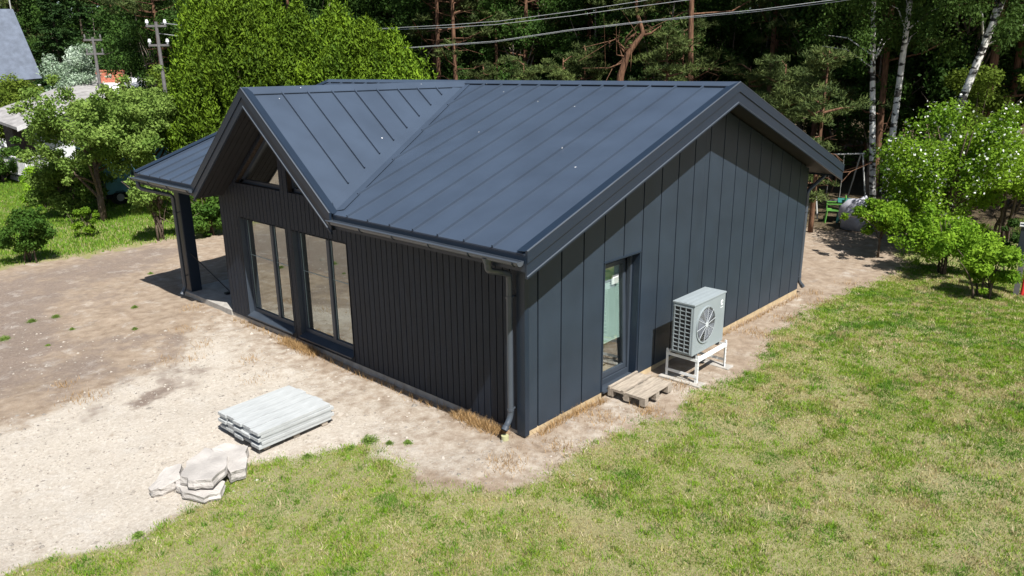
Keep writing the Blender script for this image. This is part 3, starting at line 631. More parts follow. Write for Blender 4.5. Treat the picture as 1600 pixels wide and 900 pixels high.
def trifr(a_, b_, name='gable_window'):
    """frame of bars round the sloped opening between y=a_ and y=b_ with its bottom at 2.95"""
    zb = 2.95; pts = []
    lo_, hi_ = max(a_, YB), min(b_, YB2)
    pts = [(lo_, zb), (hi_, zb)]
    if tri_top(hi_) > zb + .02: pts.append((hi_, tri_top(hi_)))
    if tri_top(lo_) > zb + .02: pts.append((lo_, tri_top(lo_)))
    fr = MB(); c_ = (sum(p[0] for p in pts) / len(pts), sum(p[1] for p in pts) / len(pts))
    n_ = len(pts)
    for i in range(n_):
        p, q_ = Vector((.15, *pts[i])), Vector((.15, *pts[(i + 1) % n_])); inn = (Vector((.15, *c_)) - (p + q_) / 2); d = (q_ - p).normalized(); inn = (inn - d * inn.dot(d)).normalized() * .035
        fr.bar(p + inn, q_ + inn, .07, .08, (1, 0, 0))
    w_ = fr.build(name, 'frame', house)
    MB().prism([(.14, p[0], p[1]) for p in pts], (.02, 0, 0)).build('pane', 'glass', w_)
    return w_
trifr(*TRI[0]); trifr(*TRI[1])
# ---- tilted balcony door in the gable
dr = MB(); x0, x1, z0, z1 = DOOR; dy = .13
dr.box((x0, dy, z0), (x1, dy + .08, z0 + .10)).box((x0, dy, z1 - .05), (x1, dy + .08, z1)).box((x0, dy, z0 + .1), (x0 + .05, dy + .08, z1 - .05)).box((x1 - .06, dy, z0 + .1), (x1, dy + .08, z1 - .05))
door = dr.build('balcony_door', 'frame', house, .004)
s_ = MB(); s_.box((x0 + .055, -.03, -.02), (x1 - .055, .025, .05)).box((x0 + .055, -.03, .05), (x1 - .055, .02, .07))
sash = MB().box((-.0, 0, 0), (.845, .06, .09)).box((0, 0, 1.83), (.845, .06, 1.90)).box((0, 0, .09), (.075, .06, 1.83)).box((.77, 0, .09), (.845, .06, 1.83)).build('sash', 'frame', door, .004)
sash.location = (x0 + .058, dy + .02, z0 + .11); sash.rotation_euler = (-R(2.4), 0, 0)
pn = MB().box((.075, .02, .09), (.77, .04, 1.83)).build('pane', 'glass', door); pn.location = sash.location; pn.rotation_euler = sash.rotation_euler
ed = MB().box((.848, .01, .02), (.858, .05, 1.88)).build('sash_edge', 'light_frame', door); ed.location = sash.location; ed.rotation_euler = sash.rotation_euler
bl = MB()
for i in range(38):
    zz = .55 + i * .033; bl.hexa([(.08, .070, zz), (.765, .070, zz), (.765, .086, zz + .032), (.08, .086, zz + .032), (.08, .072, zz - .001), (.765, .072, zz - .001), (.765, .088, zz + .031), (.08, .088, zz + .031)])
blo = bl.build('venetian_blind', 'blind', door); blo.location = sash.location; blo.rotation_euler = sash.rotation_euler
hb = MB().box((.56, -.012, 1.50), (.74, .018, 1.66)).build('blind_bracket', 'white', door, .01); hb.location = (x0 + .0, dy + .12, z0 + .12)
MB().box((x0, -.045, z0 - .025), (x1, dy + .001, z0 + .004)).build('door_sill', 'frame', door)

# yellow drain stub under the downpipe mouth
o = MB().tube([(-.235, .18, -.1), (-.235, .18, .065)], .055, 16).build('drain_stub', 'stub'); tag(o, 'short pale yellow drain pipe stub in the sand below the corner downpipe', 'drain pipe')

# ================================================================== HEAT PUMP AND STAND
hp = empty('heat_pump', (3.2, -.84, .50), 0, 'grey heat pump unit with round fan grille standing on a white metal stand', 'heat pump')
W_, D_, H_ = 1.06, .40, .90
ca = MB().box((0, 0, 0), (W_, D_, H_ - .03)); ca.build('casing', 'pump', hp, .015)
tp = MB().box((-.008, -.008, H_ - .03), (W_ + .008, D_ + .008, H_))
for yy in (.09, .19, .29): tp.box((.02, yy - .03, H_ - .002), (W_ - .02, yy + .03, H_ + .007))
tp.build('top_cover', 'pump', hp, .006)
gr = MB().box((-.004, .045, .05), (.001, D_ - .045, H_ - .07)).build('side_vent', 'black', hp)
bars = MB(); ya, yb, za, zb = .045, D_ - .045, .05, H_ - .07
for i in range(4): yy = ya + (yb - ya) * i / 3; bars.box((-.020, yy - .007, za - .008), (-.003, yy + .007, zb + .008))
for i in range(12): zz = za + (zb - za) * i / 11; bars.box((-.018, ya - .006, zz - .007), (-.0035, yb + .006, zz + .007))
bars.build('vent_grille', 'pump', gr)
FC = (.40, .47); FR = .31
def ring(mb, r0, r1, y0, y1, n=48):
    for k in range(n):
        a_, b_ = 2 * math.pi * k / n, 2 * math.pi * (k + 1) / n
        P = [(FC[0] + r * math.cos(a), y, FC[1] + r * math.sin(a)) for (r, a, y) in ((r0, a_, y0), (r1, a_, y0), (r1, b_, y0), (r0, b_, y0), (r0, a_, y1), (r1, a_, y1), (r1, b_, y1), (r0, b_, y1))]
        mb.hexa(P)
mb = MB(); ring(mb, 0.0005, FR - .012, -.006, -.002); fo = mb.build('fan_opening', 'black', hp)
mb = MB(); ring(mb, FR - .014, FR + .012, -.016, -.001); mb.build('fan_ring', 'pump', hp)
mb = MB()
for k in range(3):                                   # broad curved fan blades
    for j in range(8):
        a0 = 2 * math.pi * k / 3 + j * .20; a1 = a0 + .20
        P = lambda r, a, y: (FC[0] + r * math.cos(a), y, FC[1] + r * math.sin(a))
        y0_, y1_ = -.0065 - .0006 * j, -.0065 - .0006 * (j + 1)
        mb.hexa([P(.05, a0, y0_ + .0005), P(.27, a0 + .35, y0_ + .0005), P(.27, a1 + .35, y1_ + .0005), P(.05, a1, y1_ + .0005), P(.05, a0, y0_), P(.27, a0 + .35, y0_), P(.27, a1 + .35, y1_), P(.05, a1, y1_)])
mb.build('fan_blades', 'fan', fo)
mb = MB()
for k in range(10):
    a_ = math.pi * 2 * k / 10 + .15; mb.tube([(FC[0] + .04 * math.cos(a_), -.022, FC[1] + .04 * math.sin(a_)), (FC[0] + FR * math.cos(a_), -.014, FC[1] + FR * math.sin(a_))], .0045, 6)
for r_ in np.arange(.07, FR, .03):
    mb.tube([(FC[0] + r_ * math.cos(2 * math.pi * k / 36), -.019, FC[1] + r_ * math.sin(2 * math.pi * k / 36)) for k in range(37)], .0016, 4)
ring(mb, .001, .045, -.028, -.016, 24); mb.build('fan_grille', 'wire_grey', hp)
mb = MB(); lc = (.935, .72)
for k in range(14):
    a0, a1 = .7 + k * .38, .7 + (k + 1) * .38; r_ = lambda a: .048 - .0030 * (a - .7) ; P = [(lc[0] + rr * math.cos(a), y, lc[1] + rr * 1.15 * math.sin(a)) for (rr, a, y) in ((r_(a0) - .022, a0, -.004), (r_(a0), a0, -.004), (r_(a1), a1, -.004), (r_(a1) - .022, a1, -.004), (r_(a0) - .022, a0, 0), (r_(a0), a0, 0), (r_(a1), a1, 0), (r_(a1) - .022, a1, 0))]
    mb.hexa(P)
for i, w_ in enumerate((.012, .010, .012, .008, .012)): mb.box((lc[0] - .042 + i * .018, -.004, lc[1] - .085), (lc[0] - .042 + i * .018 + w_, 0, lc[1] - .071))
mb.build('emblem', 'white', hp)
mb = MB()
for px_ in (.12, .92):
    for py_ in (.03, D_ - .03): mb.tube([(px_, py_, -.045), (px_, py_, .0)], .035, 12)
mb.build('rubber_feet', 'black', hp)
st = empty('metal_stand', (3.30, -.90, 0), 0, 'white slotted metal stand carrying the grey heat pump beside the wall', 'stand')
L2, D2, H2 = 1.02, .60, .44
for (a_, b_) in ((0, 0), (L2, 0), (0, D2), (L2, D2)):
    lg = MB(); sx = 1 if a_ == 0 else -1; sy = 1 if b_ == 0 else -1
    lg.box((a_ - .003, b_ - .02 * 1, -.05), (a_ + .003, b_ + .02, H2 + .05)) if False else None
    lg.hexa([(a_, b_, -.05), (a_ + sx * .045, b_, -.05), (a_ + sx * .045, b_ + sy * .004, -.05), (a_, b_ + sy * .004, -.05), (a_, b_, H2 + .06), (a_ + sx * .045, b_, H2 + .06), (a_ + sx * .045, b_ + sy * .004, H2 + .06), (a_, b_ + sy * .004, H2 + .06)])
    lg.hexa([(a_ - sx * .001, b_, -.05), (a_ + sx * .004, b_, -.05), (a_ + sx * .004, b_ + sy * .045, -.05), (a_ - sx * .001, b_ + sy * .045, -.05), (a_ - sx * .001, b_, H2 + .06), (a_ + sx * .004, b_, H2 + .06), (a_ + sx * .004, b_ + sy * .045, H2 + .06), (a_ - sx * .001, b_ + sy * .045, H2 + .06)])
    lo_ = lg.build('leg', 'white', st)
    if b_ == 0:
        sl_ = MB()
        for q_ in range(7): sl_.box((a_ + sx * .022 - .006, -.0025, .06 + q_ * .06), (a_ + sx * .022 + .006, -.001, .095 + q_ * .06))
        sl_.build('slots', 'greypipe', lo_)
MB().box((.004, -.004, H2 - .05), (L2 - .004, .0, H2 + .0)).box((.004, -.004, H2), (L2 - .004, .045, H2 + .005)).build('front_rail', 'white', st)
MB().box((.004, D2, H2 - .05), (L2 - .004, D2 + .004, H2)).box((.004, D2 - .045, H2), (L2 - .004, D2 + .004, H2 + .005)).build('back_rail', 'white', st)
MB().box((-.006, .0, H2 - .05), (-.001, D2, H2)).box((-.006, .0, .10), (-.001, D2, .15)).build('side_brace', 'white', st)
MB().box((L2 + .001, .0, H2 - .05), (L2 + .006, D2, H2)).box((L2 + .001, .0, .10), (L2 + .006, D2, .15)).build('side_brace', 'white', st)
for xx in (-.08, L2 - .08):
    pass
o = MB().box((3.20, -1.0, -.06), (3.42, -.22, .012)).build('footing_slab', 'concrete', None, .01); tag(o, 'narrow concrete footing strip under the near legs of the heat pump stand', 'footing', 'footings under the heat pump stand')
o = MB().box((4.22, -1.0, -.06), (4.44, -.22, .012)).build('footing_slab', 'concrete', None, .01); tag(o, 'narrow concrete footing strip under the far legs of the heat pump stand', 'footing', 'footings under the heat pump stand')

# ================================================================== PALLET STEP AT THE DOOR
pl = empty('wooden_pallet', (1.98, -.74, 0), R(1), 'weathered wooden pallet laid as a step under the gable door', 'pallet')
PW, PD = .84, .70
for i, (a_, w_, dz) in enumerate(((.0, .16, 0), (.17, .20, 0), (.40, .05, .02), (.47, .17, 0), (.66, .04, .02))):
    MB().box((.0, a_, .122), (PW, a_ + w_, .142 + dz)).build('deck_board', 'pallet', pl, .004)
for a_ in (0, .33, .66):
    for b_ in (0, .30, .60): MB().box((a_ + (0 if a_ < .5 else .04), b_, .0), (a_ + (.10 if a_ < .5 else .18), b_ + .10, .10)).build('block', 'pallet', pl)
for a_ in (0, .33, .70): MB().box((a_, .0, .10), (a_ + .10, PD, .1215)).build('bearer', 'pallet', pl)
pl.location.z = .0

# ================================================================== STACK OF PLANKS
rngp = random.Random(4)
lay = ['bottom', 'second', 'third', 'fourth', 'top']; posn = ['nearest the lawn', 'second from the lawn', 'middle one', 'fourth from the lawn', 'farthest from the lawn']
ang = R(2.5); cx, cy = -2.19, 3.02
for i in range(3):
    bb = MB().box((-.05, -.5, 0), (.05, .5, .06)).build('timber_bearer', 'pallet'); bb.location = (cx + (i - 1) * .48, cy, -.01); bb.rotation_euler = (0, 0, ang)
    tag(bb, 'short timber bearer lying under the plank stack, ' + ['left end', 'middle', 'right end'][i] + ' of the three', 'timber', 'bearers under the plank stack')
k = 0
for ly in range(5):
    yy = -.545
    for j in range(5):
        w_ = .205; ln = 1.22; z0 = .0
        sx = rngp.uniform(-.022, .022) + (.03 if ly % 2 else -.01); 
        mb = MB().box((-ln / 2, -w_ / 2, -.019), (ln / 2, w_ / 2, .028)).box((-ln / 2, w_ / 2, -.002), (ln / 2, w_ / 2 + .010, .016)).box((-ln / 2 + .002, -w_ / 2 + .03, -.022), (ln / 2 - .002, -w_ / 2 + .055, -.0185)).box((-ln / 2 + .002, w_ / 2 - .055, -.022), (ln / 2 - .002, w_ / 2 - .03, -.0185))
        o = mb.build('terrace_plank', 'plank', None, .004)
        u = yy + j * .218 + .105 + rngp.uniform(-.004, .004) + (.0 if ly % 2 else .008)
        o.location = (cx + math.cos(ang) * sx - math.sin(ang) * u, cy + math.sin(ang) * sx + math.cos(ang) * u, .072 + ly * .052 + rngp.uniform(0, .002)); o.rotation_euler = (rngp.uniform(-.008, .008), rngp.uniform(-.004, .004), ang + rngp.uniform(-.012, .012))
        tag(o, 'pale grey ridged terrace plank, ' + posn[j] + ' in the ' + lay[ly] + ' layer of the stack', 'plank', 'pale grey planks stacked on the sand')

# ================================================================== BROKEN CONCRETE SLABS
def slab(name, poly, z0, h, tilt, label, seed, grp='broken concrete pieces by the lawn edge'):
    rg = random.Random(seed); P = np.array(poly); c_ = P.mean(0); bm = bmesh.new(); pts = []
    n_ = len(P)
    for i in range(n_):
        a_, b_ = P[i], P[(i + 1) % n_]
        for s_ in (0, .3, .62):
            q_ = a_ * (1 - s_) + b_ * s_; kq = .006 if s_ == 0 else .028; pts.append((q_[0] - c_[0] + rg.uniform(-kq, kq), q_[1] - c_[1] + rg.uniform(-kq, kq)))
    rings = []
    for (sc_, zz) in ((1.0, 0), (1.03, h * .3), (.99, h * .62), (1.0, h * .97), (.975, h), (.45, h * 1.01)):
        rings.append([bm.verts.new((p[0] * sc_ + rg.uniform(-.008, .008), p[1] * sc_ + rg.uniform(-.008, .008), zz + rg.uniform(-.004, .004))) for p in pts])
    for a_, b_ in zip(rings[:-1], rings[1:]):
        for i in range(len(pts)): j = (i + 1) % len(pts); bm.faces.new((a_[i], a_[j], b_[j], b_[i]))
    cv = bm.verts.new((0, 0, h * 1.02))
    for i in range(len(pts)): bm.faces.new((rings[-1][i], rings[-1][(i + 1) % len(pts)], cv))
    bm.faces.new(rings[0][::-1]); bmesh.ops.recalc_face_normals(bm, faces=bm.faces)
    me = bpy.data.meshes.new(name); bm.to_mesh(me); bm.free(); me.materials.append(M['slabrock']); o = bpy.data.objects.new(name, me); COL.objects.link(o)
    o.location = (c_[0], c_[1], z0); o.rotation_euler = tilt; tag(o, label, 'rubble', grp); return o
g2 = lambda L__: [G(*p) for p in L__]
slab('concrete_chunk', g2([(235, 768), (262, 742), (287, 738), (284, 757), (262, 766), (240, 772)]), -.02, .12, (.10, -.12, 0), 'smallest rough concrete chunk, left of the big slab', 1)
slab('concrete_chunk', g2([(276, 762), (285, 777), (320, 786), (345, 778), (352, 760), (310, 748)]), -.02, .10, (0, .03, 0), 'pale concrete piece sticking out from under the big slab', 2)
slab('concrete_chunk', g2([(285, 768), (295, 738), (322, 712), (355, 722), (357, 748), (335, 776), (305, 778)]), .07, .12, (-.09, .05, 0), 'largest flat tan broken concrete slab at the edge of the lawn', 3)
slab('concrete_chunk', g2([(330, 716), (352, 706), (388, 709), (384, 745), (360, 754), (352, 740)]), -.01, .15, (.02, .06, 0), 'grey concrete piece right of the big slab touching the grass', 4)

# ================================================================== YARD THINGS
sh = empty('long_handled_broom', (.55, 9.75, .10), 0, 'black long handled broom leaning against the porch post', 'broom')
MB().tube([(0.02, .02, .06), (-.42, .82, 1.02 - .1)], .014, 8).build('handle', 'black', sh)
MB().box((-.10, -.06, .0), (.12, .05, .05)).build('broom_head', 'black', sh, .01)
# meter box on a post, right edge
bx, by = G(1588, 457)
mbx = empty('electric_meter_box', (bx, by, 0), R(8), 'dark electric meter box on a post with red and yellow conduits at the lawn edge', 'meter box')
MB().box((-.05, -.05, -.1), (.06, .06, 1.75)).build('post', 'pole_wood', mbx)
bxo = MB().box((-.06, -.42, .95), (.20, .14, 1.55)).build('box', 'boxcase', mbx, .01)
MB().prism([(-.09, -.45, 1.552), (.22, -.45, 1.552), (.22, -.45, 1.60), (-.09, -.45, 1.57)], (0, .62, 0)).build('rain_lid', 'greypipe', bxo)
MB().box((-.064, -.28, 1.22), (-.059, -.20, 1.28)).build('sticker', 'white', bxo)
MB().tube([(-.02, -.11, -.05), (-.02, -.11, .95)], .035, 12).build('red_conduit', 'redpipe', mbx)
MB().tube([(-.02, -.21, -.05), (-.02, -.21, .95)], .035, 12).build('grey_conduit', 'greypipe', mbx)
mb = MB()
for i in range(3): mb.tube([(-.02, -.16, .40 + i * .2), (-.02, -.16, .52 + i * .2)], .045, 12)
mb.build('yellow_bands', 'yellow', mbx)
# green plastic chair
q_ = G(1301, 347); ch = empty('garden_chair', (*q_, 0), R(200), 'bright green plastic garden chair under the trees', 'chair')
MB().box((-.24, -.23, .40), (.24, .23, .43)).build('seat', 'chair', ch, .015)
bk = MB()
for i in range(5): bk.hexa([(-.22 + i * .09, .21, .45), (-.16 + i * .09, .21, .45), (-.16 + i * .09, .235, .45), (-.22 + i * .09, .235, .45), (-.22 + i * .09, .31, .86), (-.16 + i * .09, .31, .86), (-.16 + i * .09, .335, .86), (-.22 + i * .09, .335, .86)])
bk.bar((-.24, .325, .86), (.24, .325, .86), .04, .06); bk.build('backrest', 'chair', ch, .006)
for a_ in (-1, 1):
    for b_ in (-1, 1): MB().bar((a_ * .26, b_ * .25, 0), (a_ * .22, b_ * .21, .41), .05, .03).build('leg', 'chair', ch)
    MB().bar((a_ * .26, -.24, .64), (a_ * .26, .27, .66), .06, .03).bar((a_ * .26, -.22, .42), (a_ * .26, -.24, .64), .04, .03).build('armrest', 'chair', ch)
q_ = G(1326, 346); tb = empty('garden_table', (*q_, 0), R(20), 'dark teal plastic table beside the green chair', 'table')
MB().box((-.42, -.42, .68), (.42, .42, .72)).build('tabletop', 'table', tb, .02)
for a_ in (-1, 1):
    for b_ in (-1, 1): MB().bar((a_ * .36, b_ * .36, 0), (a_ * .28, b_ * .28, .68), .10, .03).build('leg', 'table', tb)
# covered heap
q_ = G(1348, 356)
bm = bmesh.new(); bmesh.ops.create_icosphere(bm, subdivisions=4, radius=1); rr = random.Random(3)
for v in bm.verts:
    c_ = v.co.copy(); n_ = fbm(np.array([c_.x * 2.3 + 5]), np.array([c_.y * 2.3 + c_.z * 1.7 + 9]), 91)[0]; n3 = fbm(np.array([c_.x * 6 + 5]), np.array([c_.y * 6 + c_.z * 5 + 9]), 93)[0]
    k_ = .8 + n_ * .5 + n3 * .12; v.co = Vector((c_.x * .68 * k_, c_.y * .5 * k_, max(-.1, (c_.z * .5 + .28) * k_ * (1 + .25 * (c_.x < 0)))))
me = bpy.data.meshes.new('covered_heap'); bm.to_mesh(me); bm.free(); me.shade_smooth(); me.materials.append(M['cover'])
o = bpy.data.objects.new('covered_heap', me); COL.objects.link(o); o.location = (*q_, 0); o.rotation_euler = (0, 0, R(-50)); tag(o, 'lumpy heap under a pale grey tarpaulin beside the teal table', 'tarpaulin')
# swing frame in the shade
q_ = at(1300, 28.5, 320); sw = empty('swing_frame', (*q_, 0), R(-40), 'thin metal swing frame standing in the shade behind the green chair', 'swing')
for a_ in (-1, 1):
    for b_ in (-1, 1): MB().tube([(a_ * .9, b_ * .7, 0), (a_ * .9, b_ * .05, 2.1)], .025, 8).build('leg', 'greypipe', sw)
MB().tube([(-1, 0, 2.1), (1, 0, 2.1)], .028, 8).build('crossbar', 'greypipe', sw)
for a_ in (-.25, .25): MB().tube([(a_, 0, 2.1), (a_, 0, .5)], .008, 6).build('rope', 'greypipe', sw)
MB().box((-.3, -.1, .46), (.3, .1, .5)).build('swing_seat', 'pole_wood', sw)

# ================================================================== NEIGHBOURS AT THE LEFT
# cabin with weathered roof and veranda
c0 = G(45, 280, .35); cab = empty('garden_cabin', (*c0, 0), 0, 'small old cabin with weathered grey roof and white railed veranda', 'cabin')
def cl(px, py, z): q = G(px, py, z); return Vector((q[0] - c0[0], q[1] - c0[1], z))
def cd_(px, py, d, z=None): q = at(px, d, py); return Vector((q[0] - c0[0], q[1] - c0[1], zat(px, py, d) if z is None else z))
d1 = math.hypot(*(np.array(G(26, 199, 2.5)) - CAMP[:2]))
RP = [cd_(26, 199, d1), cd_(165, 146, d1 + 4.5), cd_(150, 116, d1 + 9), cd_(-30, 179, d1 + 4.5)]
MB().prism(RP, (0, 0, -.14)).build('roof', 'old_roof', cab)
MB().prism([RP[0] + Vector((0, 0, .02)), RP[1] + Vector((0, 0, .02)), RP[1] - Vector((0, 0, .2)), RP[0] - Vector((0, 0, .2))], (.0, -.03, 0)).build('fascia', 'railing', cab)
def block(name, m_, foot, z0_, z1_, px=None): return MB().prism([(p.x, p.y, z0_) for p in foot], (0, 0, z1_ - z0_)).build(name, m_, cab)
block('wall', 'brown_wall', [cd_(52, 220, d1 + 1.6), cd_(22, 220, d1 + 1.8), cd_(5, 200, d1 + 6), cd_(60, 200, d1 + 6)], .2, 2.55)
block('white_wall_panel', 'white_wall', [cd_(72, 220, d1 + 2.2), cd_(54, 220, d1 + 2.0), cd_(64, 210, d1 + 5), cd_(150, 210, d1 + 6), cd_(142, 220, d1 + 4.2)], .2, 2.75)
V0, V1, V2 = cl(-40, 258, .35), cl(45, 280, .35), cl(95, 265, .35)
block('veranda_deck', 'old_roof', [V0, V1, V2, V0 + V2 - V1], .12, .35)
def railing(a_, b_, solid):
    d_ = b_ - a_; n_ = max(2, int(d_.length / .19)); mb = MB().bar(a_ + Vector((0, 0, .9)), b_ + Vector((0, 0, .9)), .08, .07).bar(a_ + Vector((0, 0, .12)), b_ + Vector((0, 0, .12)), .05, .06)
    for i in range(n_ + 1):
        p = a_ + d_ * (i / n_); mb.bar(p + Vector((0, 0, .10)), p + Vector((0, 0, .88)), .17 if solid else .10, .025, d_.cross(Vector((0, 0, 1))))
    mb.build('veranda_railing', 'railing', cab)
railing(V0, V1, True); railing(V1, V2, False)
# house with slate roof
q_ = at(-40, 47, 105); sh_ = empty('neighbour_house', (*q_, 0), YAW - R(60), 'neighbouring house with a steep dark slate grey roof at the top left corner', 'house')
def toloc(e_, p):
    d_ = Vector((p[0] - e_.location.x, p[1] - e_.location.y, p[2])); return Matrix.Rotation(-e_.rotation_euler.z, 4, 'Z') @ d_
A_ = (*at(20, 61, 14), zat(20, 14, 61)); B_ = (*at(66, 59, 122), zat(66, 122, 59)); C_ = (*at(-180, 59, 145), zat(-180, 145, 59)); D_2 = (*at(-180, 62, 14), zat(-180, 14, 62))
pr = [toloc(sh_, p) for p in (A_, B_, C_, D_2)]; nrm = (pr[1] - pr[0]).cross(pr[3] - pr[0]).normalized()
MB().prism(pr, nrm * .15).build('roof', 'shingle', sh_)
pw = [toloc(sh_, p) for p in ((*at(58, 61.5), 0), (*at(-180, 61.5), 0))]
MB().prism([pw[0], pw[1], pw[1] + Vector((0, 0, 4.3)), pw[0] + Vector((0, 0, 4.3))], Vector((0, 0, 1)).cross(pw[1] - pw[0]).normalized() * .3).build('wall', 'white_wall', sh_)
p_ = toloc(sh_, (*at(17, 62, 14), 8)); MB().tube([p_, p_ + Vector((0, 0, 2.5))], .04, 6).build('antenna_mast', 'greypipe', sh_)
# white house with red roof behind the apple trees
q_ = at(200, 55, 130); wh = empty('white_house', (*q_, 0), YAW + R(14), 'white walled house with red brick chimney and roof glimpsed behind the apple tree', 'house')
MB().box((0, -2.6, 0), (5, 2.2, 3.6)).build('wall', 'white_wall', wh)
MB().prism([(-.3, -2.9, 3.55), (-.3, 2.5, 3.55), (2.5, 2.5, 4.6), (2.5, -2.9, 4.6)], (0, 0, .12)).prism([(5.3, -2.9, 3.55), (5.3, 2.5, 3.55), (2.5, 2.5, 4.6), (2.5, -2.9, 4.6)], (0, 0, .12)).build('roof', 'white_wall', wh)
MB().box((1.6, .6, 3.8), (2.2, 2.2, 5.1)).box((1.55, .55, 5.1), (2.25, 2.25, 5.2)).build('chimney', 'red', wh)
MB().box((-.03, -1.6, 1.2), (0, -.4, 2.6)).build('window', 'black', wh)
# blue wagon
wa = empty('blue_trailer', (4.3, 25.0, 0), R(3), 'weathered light blue work trailer parked under the apple tree', 'trailer')
MB().box((-.95, 0, .45), (3.6, 2.2, 2.35)).build('body', 'blue', wa, .04)
for xx in (-.96, .15, 1.7, 3.56): MB().box((xx, -.03, .5), (xx + .06, -.001, 2.3)).build('body_rib', 'shingle', wa)
MB().box((-1.1, -.1, 2.352), (3.75, 2.3, 2.44)).build('roof', 'old_roof', wa, .03)
MB().box((-.9, .1, .28), (3.5, 2.1, .45)).build('chassis', 'black', wa)
for xx in (-.4, 2.6):
    for yy in (.0, 1.9):
        w_ = MB().tube([(xx, yy, .30), (xx, yy + .22, .30)], .30, 20).build('wheel', 'black', wa); MB().tube([(xx, yy - .006, .30), (xx, yy + .01, .30)], .15, 14).build('rim', 'greypipe', w_)
# utility poles
def utility(px, d, ytop, arms, label, insul, name='utility_pole'):
    q_ = at(px, d); H = zat(px, ytop, d); e_ = empty(name, (*q_, 0), YAW, label, 'utility pole')
    MB().tube([(0, 0, -.2), (0, 0, H)], [.11, .075], 10).build('pole', 'pole_wood', e_)
    for z in arms:
        ca_ = MB().box((-.05, -.5, H - z - .05), (.05, .5, H - z + .05)).build('cross_arm', 'pole_wood', e_)
        for yy in (-.44, .44): MB().tube([(0, yy, H - z + .05), (0, yy, H - z + .16), (0, yy, H - z + .3)], [.03, .085 if insul else .05, .05 if insul else .03], 8).build('insulator', 'insul' if insul else 'pole_wood', ca_)
    return e_
utility(152, 50, 58, (.15, .9), 'grey wooden utility pole with two short cross arms right of the silvery tree', False)
utility(253, 42.5, 34, (.2, 1.1), 'utility pole with bright white insulators among the trees left of the conifers', True)
# power lines
wires = [([(253, 36), (400, 49), (590, 45), (700, 39), (780, 33), (900, 17), (1000, 2), (1300, -60)], 0), ([(253, 36), (400, 52), (590, 47), (700, 43), (780, 38), (900, 24), (1000, 10), (1100, -3), (1350, -60)], .0),
         ([(253, 52), (420, 72), (645, 74), (780, 64), (900, 46), (1040, 30), (1200, 14), (1330, -3), (1500, -32)], 0), ([(253, 52), (420, 74), (645, 75), (780, 66), (900, 48), (1040, 32), (1200, 17), (1330, 1), (1500, -26)], .0)]
A0 = np.array(at(253, 42.5, 40)); A1 = np.array(at(1700, 24))
wl = ['upper thin overhead wire crossing in front of the forest', 'second overhead wire just below the uppermost one', 'overhead wire of the lower pair, the upper of the two', 'lowest overhead wire crossing above the roof']
for i, (pp, _) in enumerate(wires):
    pts = []
    for (px, py) in pp:
        d_ = np.array(at(px, 1, py)) - CAMP[:2]; Mx = np.array([d_, -(A1 - A0)]).T; s_ = np.linalg.solve(Mx, A0 - CAMP[:2]); q_ = CAMP[:2] + d_ * s_[0]; pts.append((q_[0], q_[1] + .12 * i, zat(px, py, s_[0])))
    o = MB().tube(pts, .0085, 5).build('power_line', 'cable'); tag(o, wl[i], 'power line', 'overhead wires')

# ================================================================== PLANTS
def blobs_leaves(B, n, size, rng, asp=.5, shell=.55, up=.3, axis=None, thick=None):
    """B: (k,4or6) centre+radii; returns verts + tint"""
    B = np.asarray(B, float); vol = (B[:, 3] ** 2); idx = rng.choice(len(B), n, p=vol / vol.sum()); dr_ = rdir(rng, n)
    r = rng.random(n) ** (1 / 3 if shell < .5 else .45); lum = .82 + .3 * rng.random(n)
    rad = B[idx, 3:6] if B.shape[1] >= 6 else B[idx, 3:4] * np.array([[1, 1, .8]])
    P = B[idx, :3] + dr_ * rad * (r * lum)[:, None]
    Nn = dr_ * .7 + rdir(rng, n) * .9 + np.array([0, 0, up])
    ax_ = None if axis is None else np.broadcast_to(axis, (n, 3)) + dr_ * .6
    V = leaves(P, Nn, np.full(n, size), rng, asp, ax_)
    bt = rng.random(len(B)); tint = np.clip(bt[idx] * .5 + rng.random(n) * .5, 0, 1); return V, tint, P
def limbs(mb, base, ends, r0, rng, z0f=.5):
    for e_ in ends:
        e_ = Vector(e_); b_ = Vector(base(rng.uniform(z0f, .95))); m_ = (b_ + e_) / 2 + Vector(rng.normal(0, .12, 3)) * (e_ - b_).length * .5; m_.z += .1 * (e_ - b_).length
        mb.tube([b_, m_, e_], [r0, r0 * .6, r0 * .2], 5, cap=False)
def finish(name, trunk, tm, V, tint, lm, loc, label, cat, group=None, rz=0, extra=None):
    e_ = empty(name, (*loc, 0), rz, label, cat, group)
    if trunk is not None: trunk.build('trunk' if 'bush' not in name and 'shrub' not in name else 'stems', tm, e_, smooth=True)
    quadmesh('crown' if 'bush' not in name and 'shrub' not in name else 'foliage', V, 4, lm, tint, e_)
    if extra is not None: quadmesh('blossom', extra[0], 4, 'blossom', extra[1], e_)
    return e_
